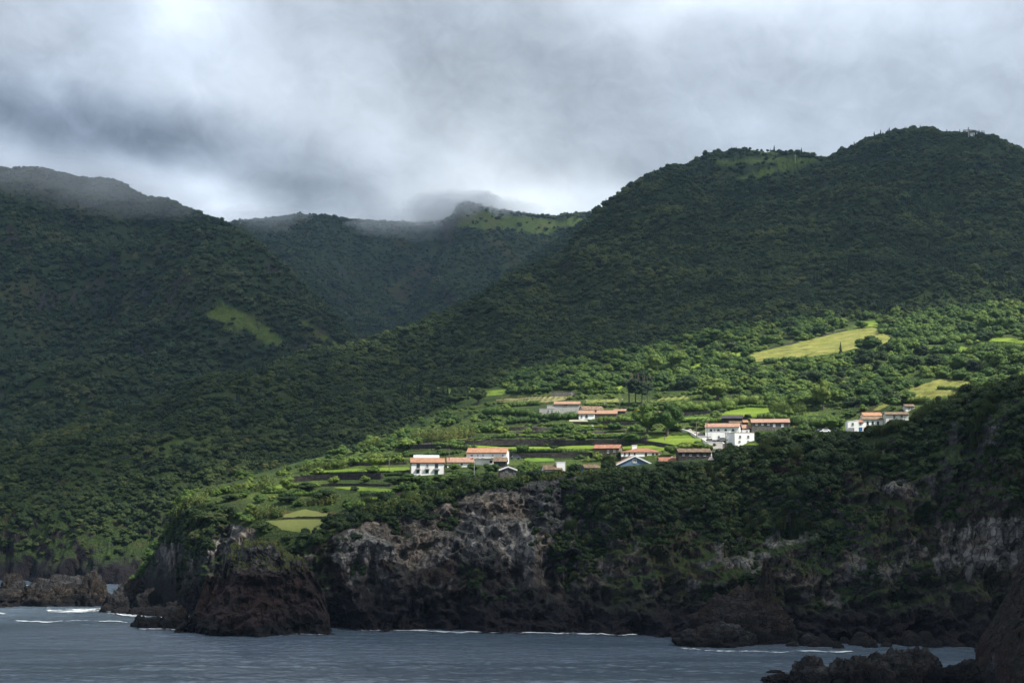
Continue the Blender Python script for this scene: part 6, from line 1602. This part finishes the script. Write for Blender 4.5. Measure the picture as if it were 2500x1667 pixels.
# --- right group round the lane
house("house", "large white building with arched windows and a long orange roof", 1722,1802,1035,1043,1070, depth=10, wall=W_CLEAN, roofm=R_PINK, D=522, yaw=-12, wins=Wn('arch','b',[1735.7,1753,1770.5,1787.6],1050,6.2,5.6) + [('win','g',1744,1050,3.5,3.5)], base=-1)
house("house", "plain white flat-roofed block in front of the arched-window building", 1739,1783,None,1054,1076, roof='flat', depth=7, wall=W_CLEAN, roofm=W_CLEAN, D=508, yaw=-8, wins=[('win','g',1755,1067,4.5,6),('win','g',1779,1067,5,6)], base=2.5)
house("house", "white two-storey house with four small windows above the lawn", 1794,1842,None,1056,1085, roof='flat', depth=8, wall=W_CLEAN, roofm=R_TAN, D=504, yaw=3, wins=Wn('win','g',[1807.5,1827.5],1065.5,4.6,5.5) + Wn('win','g',[1806,1827],1077,4.5,3.2))
house("house", "narrow white wing with outside stairs joining the two white blocks", 1774,1795,None,1056.5,1078, roof='flat', depth=6, wall=W_CLEAN, roofm=W_CLEAN, D=506, yaw=-25, wins=[('win','g',1789,1065,3,6),('door','g',1784,1068,2.5,10)])
house("terrace_room", "little white rooftop room behind the white two-storey house", 1812,1830,None,1050,1058, roof='flat', depth=4, wall=W_CLEAN, roofm=W_CLEAN, D=514, yaw=0, wins=[('win','g',1824,1052.2,2.5,2)])
house("house", "small white house with a mottled brown roof behind the arched-window building", 1781,1812,1026.5,1031.3,1042, depth=6, wall=W_WHITE, roofm=R_BROWN, D=532, yaw=-6, wins=[('win','g',1796.5,1036,3,2.5)])
house("ruin", "dark stone ruin behind the small brown-roofed house", 1763,1812,1015,1021,1040, depth=7, wall=W_DARKST, roofm=W_DARKST, D=542, yaw=-10, cat="ruined house")
house("house", "dark blue-fronted house with an orange roof right of the arched-window building", 1813,1858,1038,1045.5,1056, depth=6, wall=W_DARKST, roofm=R_PINK, D=526, yaw=-4, wins=Wn('win','w',[1815.5,1826],1049,4.5,4.5))
house("shed", "tiny shed with an orange roof between the ruin and the long grey house", 1815,1826,1027.5,1031,1040, depth=4, wall=W_DARKST, roofm=R_ORANGE, D=536, yaw=-4, cat="shed")
house("house", "long grey stone house with orange roof and two white doors", 1835,1926,1024,1031.5,1048, depth=8, wall=W_STONE, roofm=R_PINK, D=534, yaw=-7, wins=Wn('win','w',[1847,1861,1875.4],1035,4.6,6) + [('door','w',1889,1038.5,6,7.5),('door','w',1908.7,1038.8,6,8)])
# --- upper middle group
house("house", "tall grey concrete farm building with a narrow tan roof", 1353,1415.5,981,986.5,1010, depth=8, wall=W_CONC, roofm=R_TAN, yaw=-4, D=590, wins=[('win','g',1381,989.5,9,4),('win','w',1363,1004,6,5)], quoin=W_CONC)
house("annex", "low concrete annex with two windows left of the tall concrete building", 1317,1354,None,997.5,1013, roof='flat', depth=6, wall=W_CONC, roofm=W_CONC, yaw=-4, D=586, wins=Wn('win','g',[1338.6,1347.7],1003,3.4,4.5), cat="outbuilding")
house("annex", "bare concrete block stepping up beside the tall concrete building", 1335.5,1353,None,989.5,1010, roof='flat', depth=5, wall=W_CONC, roofm=W_CONC, yaw=-4, D=592, cat="outbuilding")
house("house", "old stone cottage with a collapsing gabled roof behind the white farmhouse", 1423,1474,992,1000,1012, depth=8, wall=W_STAIN, roofm=R_BROWN, yaw=10, D=588, wins=Wn('win','w',[1426.5,1430],1001.5,2.2,4.5))
house("house", "white-fronted farmhouse with a tan roof and a small arch", 1413,1452,1003,1010,1022, depth=8, wall=W_CLEAN, roofm=R_TAN, yaw=-2, D=572, wins=[('arch','b',1432,1016,6,8),('win','g',1420,1016,4,6)], chim=[(1454.5,4,1001,W_DARKST,.3)])
house("house", "brown stone wing of the white-fronted farmhouse", 1453,1506,1002.5,1010,1020, depth=8, wall=W_BROWNST, roofm=R_TAN, yaw=-6, D=573, wins=[('win','g',1466,1016,3.5,3.5)])
house("shed", "small stone shed with a tan roof at the end of the brown wing", 1498,1527,999.5,1003.5,1011, depth=5, wall=W_STONE, roofm=R_TAN, yaw=-10, D=580, cat="shed")
house("cottage", "white cottage with an orange roof glimpsed behind the tall trees", 1580,1655,1005,1014,1030, depth=7, wall=W_WHITE, roofm=R_ORANGE, yaw=-5, D=566, wins=Wn('win','g',[1600,1625],1021,4,5))
house("ruin", "long low ruined wall above the maize field", 1344,1403,None,957,966, roof='flat', depth=4, wall=W_STONE, roofm=W_STONE, yaw=-3, wins=[('door','g',1396,961,4,7)], cat="ruined house")
MB().box(0, 7.2, 0, 4, -.4, .25).obj("patio", W_CREAM, None, tuple(unproj(1390, 1026, 566))); tag(bpy.data.objects["patio"], "pale flat terrace slab in front of the white-fronted farmhouse", "terrace")
# --- right-hand group
house("house", "white house with a slanting flat roof and grey garage door", 2070,2096,1025.5,1028.8,1055, roof='shed', depth=6, wall=W_CLEAN, roofm=W_CLEAN, yaw=-5, D=545, wins=[('win','g',2082.3,1034.6,5,5.5),('door','g',2078.5,1048.5,14,9)])
house("house", "narrow white link with a little red roof between the two right-hand white houses", 2096,2108,1027,1031,1053, depth=5, wall=W_CLEAN, roofm=R_RED, yaw=0, D=548, wins=[('win','g',2100.5,1035,3,4),('door','l',2101,1047,9,9)])
house("house", "white house with two stepped roofs, orange above brown, at the right", 2106.5,2155.5,1017.3,1023.6,1042, depth=7, wall=W_CLEAN, roofm=R_BROWN, yaw=0, D=550, wins=Wn('win','d',[2118.7,2131,2143.7],1032.5,5,9))
house("house", "upper white storey with bright orange roof rising behind the brown roof", 2109,2153.5,1008,1014.5,1030, depth=6, wall=W_CLEAN, roofm=R_ORANGE, yaw=0, D=558)
house("house", "weathered grey-white house with brown roof beside the dark ridge", 2163,2217,1007,1011.6,1032, depth=7, wall=W_STAIN, roofm=R_BROWN, yaw=-6, D=556, wins=[('win','g',2183,1018,5,8),('win','g',2201,1017,5,7)])
house("cottage", "small whitish cottage above the weathered grey-white house", 2211,2233,988.5,991.8,1002, depth=5, wall=W_STAIN, roofm=R_BROWN, yaw=0, D=590, wins=Wn('win','g',[2220.5,2226],996,1.8,3.6))
house("shed", "small shed with a red tiled roof in front of the right-hand houses", 2101,2118,1044.5,1051.5,1058, depth=4, wall=W_CLEAN, roofm=R_RED, yaw=5, D=538, cat="shed")

# ------------------------------------------------------------------ lane, poles, cars, cross
s = NT("lane_concrete"); pos = s.n("NewGeometry").outputs['Position']
M_LANE = s.done(s.bsdf(s.mix(s.noise(pos, .8, 5, .7), (.17, .155, .14), (.34, .315, .29)), .9))
rp = densify(ROAD, 4); V = []; wd = np.interp(np.arange(len(rp)), [0, len(rp) * .4, len(rp) - 1], [2.0, 2.6, 3.4])
C = smooth_line(on_land(rp, (village_ground,)), 6); T = np.gradient(C[:, :2], axis=0); T /= np.linalg.norm(T, axis=1)[:, None]
for i in range(len(C)):
    nx = np.array([-T[i, 1], T[i, 0], 0])
    for k in (-1, -.33, .33, 1):
        q = C[i] + nx * wd[min(i, len(wd) - 1)] * .55 * k * 1.5; q[2] = max(C[i][2], ground_z(q[0], q[1], C[i][2])) + .22; V.append(q)
Fs = [(i*4+k, (i+1)*4+k, (i+1)*4+k+1, i*4+k+1) for i in range(len(C) - 1) for k in range(3)]
tag(link("lane", mesh_np("lane", V, Fs, M_LANE, True)), "pale concrete lane curving down between field and white houses", kind='structure')
def lane_wall():
    Vw = []; n = len(C)
    for i in range(n):
        nx = np.array([-T[i, 1], T[i, 0], 0]); q = C[i] + nx * (wd[min(i, len(wd)-1)] * .85 + .3) * (-1 if nx[1] > 0 else 1)
        for (o_, z_) in ((0, -.6), (0, .75), (.3, .75), (.3, -.6)): Vw.append(q + nx * o_ + np.array([0, 0, z_]))
    m = int(n * .72)
    Fw = [(i*4+k, (i+1)*4+k, (i+1)*4+(k+1) % 4, i*4+(k+1) % 4) for i in range(m) for k in range(4)]
    tag(link("roadside_wall", mesh_np("roadside_wall", Vw, Fw, W_WHITE)), "low whitewashed wall along the outer edge of the lane", "wall")
lane_wall()
# guard rail on the road high at the right
g_ = smooth_line(on_land(densify([(2436,799),(2470,799),(2510,799),(2560,799)], 5)), 4)
rl = MB()
for p, q in zip(g_[:-1], g_[1:]): rl.tube(p + [0, 0, .8], q + [0, 0, .8], .25, 4)
ro = empty("guard_rail", tuple(g_[0])); tag(ro, "grey metal guard rail on the road at the upper right", "guard rail"); r_ = rl.obj("rail", W_CONC, ro); r_.location = -Vector(g_[0])
for p in g_[::2]:
    q = MB().box(-.1, .1, -.1, .1, -.5, .9).obj("post", W_CONC, ro); q.location = Vector(p) - Vector(g_[0])
M_WOOD = plaster("weathered_pole_wood", (.16, .13, .11), (.09, .08, .07), .5); M_CPOLE = plaster("concrete_pole", (.30, .30, .29), (.2, .2, .19), .4)
def pole(label, px, yt, yb, lamp=0, cross=True, mat=M_WOOD, D=None):
    if D is None:
        h = hit(px, yb); D = h.y if h else 500
    P = np.array(unproj(px, yb, D)); H = (yb - yt) * D / F; o = empty("utility_pole", tuple(P)); tag(o, label, "utility pole")
    MB().tube((0, 0, -1), (0, 0, H), .13).obj("post", mat, o)
    if cross: MB().tube((-.7, 0, H - .5), (.7, 0, H - .5), .05).obj("crossarm", mat, o)
    if lamp:
        a = MB().tube((0, 0, H - 1.0), (lamp * 1.3, 0, H - .5), .05).obj("lamp_arm", W_CONC, o)
        MB().box(lamp * 1.3 - .3, lamp * 1.3 + .3, -.15, .15, H - .56, H - .40).obj("lamp_head", M_FRAMEW, o)
    return P + [0, 0, H - .4]
A1 = pole("grey utility pole in front of the low orange-roofed house", 1157.6, 1118, 1168, mat=M_CPOLE, D=462)
A2 = pole("thin pole behind the metal-roofed shed", 1096.5, 1095, 1117, D=492)
A3 = pole("pole standing on the verge at the top of the lane", 1700.5, 1030, 1062, D=512)
A4 = pole("tall pole against the arched-window building", 1726.5, 1023, 1064, D=515)
A5 = pole("dark pole in front of the flat-roofed white block", 1772.4, 1055, 1090, D=498)
A6 = pole("street lamp pole right of the tall concrete building", 1425, 974, 995, lamp=1)
A7 = pole("street lamp pole behind the old stone cottage", 1482, 980, 1001, lamp=-1)
A8 = pole("street lamp pole left of the tall trees", 1513, 972, 1001, lamp=1)
A9 = pole("short pole in the bright lane field", 1622.5, 1063, 1075, cross=False)
A10 = pole("short pole between the two right-hand house groups", 1972, 1027, 1042, D=540)
A11 = pole("pole beside the orange-roofed upper storey on the right", 2157, 1005, 1022, D=556, mat=M_CPOLE)
A12 = pole("thin pole on the long thin lawn", 950, 1119, 1152)
def wire(label, p, q, sag=1.0):
    m = MB(); n = 10; pts = [np.array(p) * (1 - t) + np.array(q) * t - np.array([0, 0, sag * 4 * t * (1 - t)]) for t in np.linspace(0, 1, n + 1)]
    for a, b in zip(pts[:-1], pts[1:]): m.tube(a - pts[0], b - pts[0], .025, 4)
    tag(m.obj("power_line", M_IRON, None, tuple(pts[0])), label, "power line")
wire("power line between the lane pole and the arched building pole", A3, A4); wire("power line from the arched building pole to the dark pole", A4, A5)
wire("power line between the first and second street lamp poles", A6, A7); wire("power line between the second and third street lamp poles", A7, A8)
# cars
def car_paint(name, c):
    s = NT(name); return s.done(s.bsdf(c, .3, spec=.5, **{'Coat Weight': .5}))
M_TYRE = plaster("tyre_rubber", (.015, .015, .015), (.03, .03, .03), .3)
def parked_car(label, px, py, D, c, rz=0):
    P = np.array(unproj(px, py, D)); o = empty("parked_car", tuple(P), rz); tag(o, label, "car", "cars parked in the village"); pm = car_paint("car_paint", c)
    L, Wd = 4.1, 1.7
    pr = [(-L/2, .35), (-L/2+.05, .72), (-L/2+.9, .85), (-L/2+1.35, 1.38), (L/2-1.2, 1.42), (L/2-.45, .95), (L/2-.02, .85), (L/2, .35)]
    n = len(pr); V = [(x, -Wd/2 + (.14 if z > 1 else 0), z) for x, z in pr] + [(x, Wd/2 - (.14 if z > 1 else 0), z) for x, z in pr]
    MB().poly(V, [(i, n+i, n+(i+1) % n, (i+1) % n) for i in range(n)] + [tuple(reversed(range(n))), tuple(range(n, 2*n))]).obj("body", pm, o)
    for sy in (-1, 1):
        y = sy * (Wd/2 - .05); a = [(-L/2+1.15, .92), (-L/2+1.5, 1.30), (L/2-1.35, 1.34), (L/2-.75, .95)]
        MB().poly([(x, y + sy * .045, z) for x, z in a] + [(x, y - sy * .12, z) for x, z in a], [(0,1,2,3),(7,6,5,4),(0,4,5,1),(1,5,6,2),(2,6,7,3),(3,7,4,0)]).obj("side_window", M_GLASS, o)
    for sx in (-1, 1):
        for sy in (-1, 1):
            MB().tube((sx * 1.25, sy * (Wd/2 - .2), .32), (sx * 1.25, sy * (Wd/2 + .02), .32), .32, 14).obj("wheel", M_TYRE, o)
    for sy in (-1, 1): MB().box(-L/2 - .03, -L/2 + .05, sy * .6 - .15, sy * .6 + .15, .58, .70).obj("headlight", M_FRAMEW, o)
parked_car("dark grey car parked beside the long dark wall", 1257, 1121, 497, (.05, .06, .09), .1)
parked_car("white car parked among bushes left of the right-hand houses", 2014, 1056, 536, (.75, .76, .78), 0)
parked_car("dark car half hidden left of the white parked car", 2002, 1056, 538, (.02, .03, .06), .2)
parked_car("grey car in front of the flat-roofed white block", 1762, 1078, 500, (.16, .17, .18), 0)
# small things
M_TARP = plaster("blue_tarpaulin", (.01, .12, .50), (.01, .08, .35), .3)
P = np.array(unproj(1419.5, 1162, 448)); m = MB()
for k in range(6):
    z = 2.7 * k / 5; w = .38 - .05 * math.sin(k * 1.7); x = .08 * math.sin(k * 1.3); m.V += [(x - w, 0, z), (x + w, .1, z), (x + w, .18, z), (x - w, .08, z)]
m.F = [(i*4+k, (i+1)*4+k, (i+1)*4+(k+1) % 4, i*4+(k+1) % 4) for i in range(5) for k in range(4)] + [(0,1,2,3), (23,22,21,20)]
tag(m.obj("tarpaulin", M_TARP, None, tuple(P)), "bright blue tarpaulin hanging at the cliff edge", "tarpaulin")
hc = hit(2365, 337, (hillside,)); 
if hc is not None:
    D = hc.y; H = 27 * D / F; o = empty("summit_cross", tuple(hc)); tag(o, "tall slender cross on the right summit", "cross")
    MB().box(-.5, .5, -.5, .5, -4, H).obj("upright", W_CONC, o); MB().box(-6, 6, -.45, .45, H * .68, H * .68 + 1.0).obj("crossbar", W_CONC, o)
    q = np.array(unproj(2378, 330, D + 5)); o = empty("summit_shelter", tuple(q)); tag(o, "flat-roofed shelter beside the summit cross", "shelter")
    MB().box(-3.5, 3.5, 0, 4, -6, 2.6).obj("wall", W_CLEAN, o); MB().box(-4.5, 4.5, -1, 5, 2.62, 3.2).obj("roof", W_CONC, o)
hc = hit(113, 416, (left_mountain,))
if hc is not None:
    o = empty("trig_pillar", tuple(hc)); tag(o, "tiny survey pillar on the left mountain top", "pillar"); MB().prism([(-1.5, -3), (1.5, -3), (.6, 6), (-.6, 6)], -1, 1).obj("pillar", W_DARKST, o)
h_ = hit(1942, 398, (hillside,))
if h_ is not None:
    o = empty("radio_mast", tuple(h_)); tag(o, "thin mast on the fields of the rear hilltop", "mast"); H = 22 * h_.y / F
    MB().tube((0, 0, -2), (0, 0, H), .35).obj("mast", W_CONC, o); MB().tube((-2, 0, H * .85), (2, 0, H * .85), .2).obj("antenna", W_CONC, o)
# garden seats, the white flowering patch
for i, (px, py) in enumerate([(1446,1040),(1500,1037),(1432,1029),(1425,1056),(1558,1040)]):
    P = hit(px, py); rock_v = None
    if P is None: continue
    import bmesh
    v, f = ico(); q = v * np.array([.7, .6, .45]) * (1 + .2 * noise3(v * 2 + i)[:, None])
    tag(link("boulder", mesh_np("boulder", q, f, W_CONC), loc=P), ["pale boulder on the thin grass terrace", "pale stone beside the hydrangea hedge", "pale stone below the patio", "pale stone on the terrace below the patio", "flat pale stone at the right end of the thin terrace"][i], "boulder")
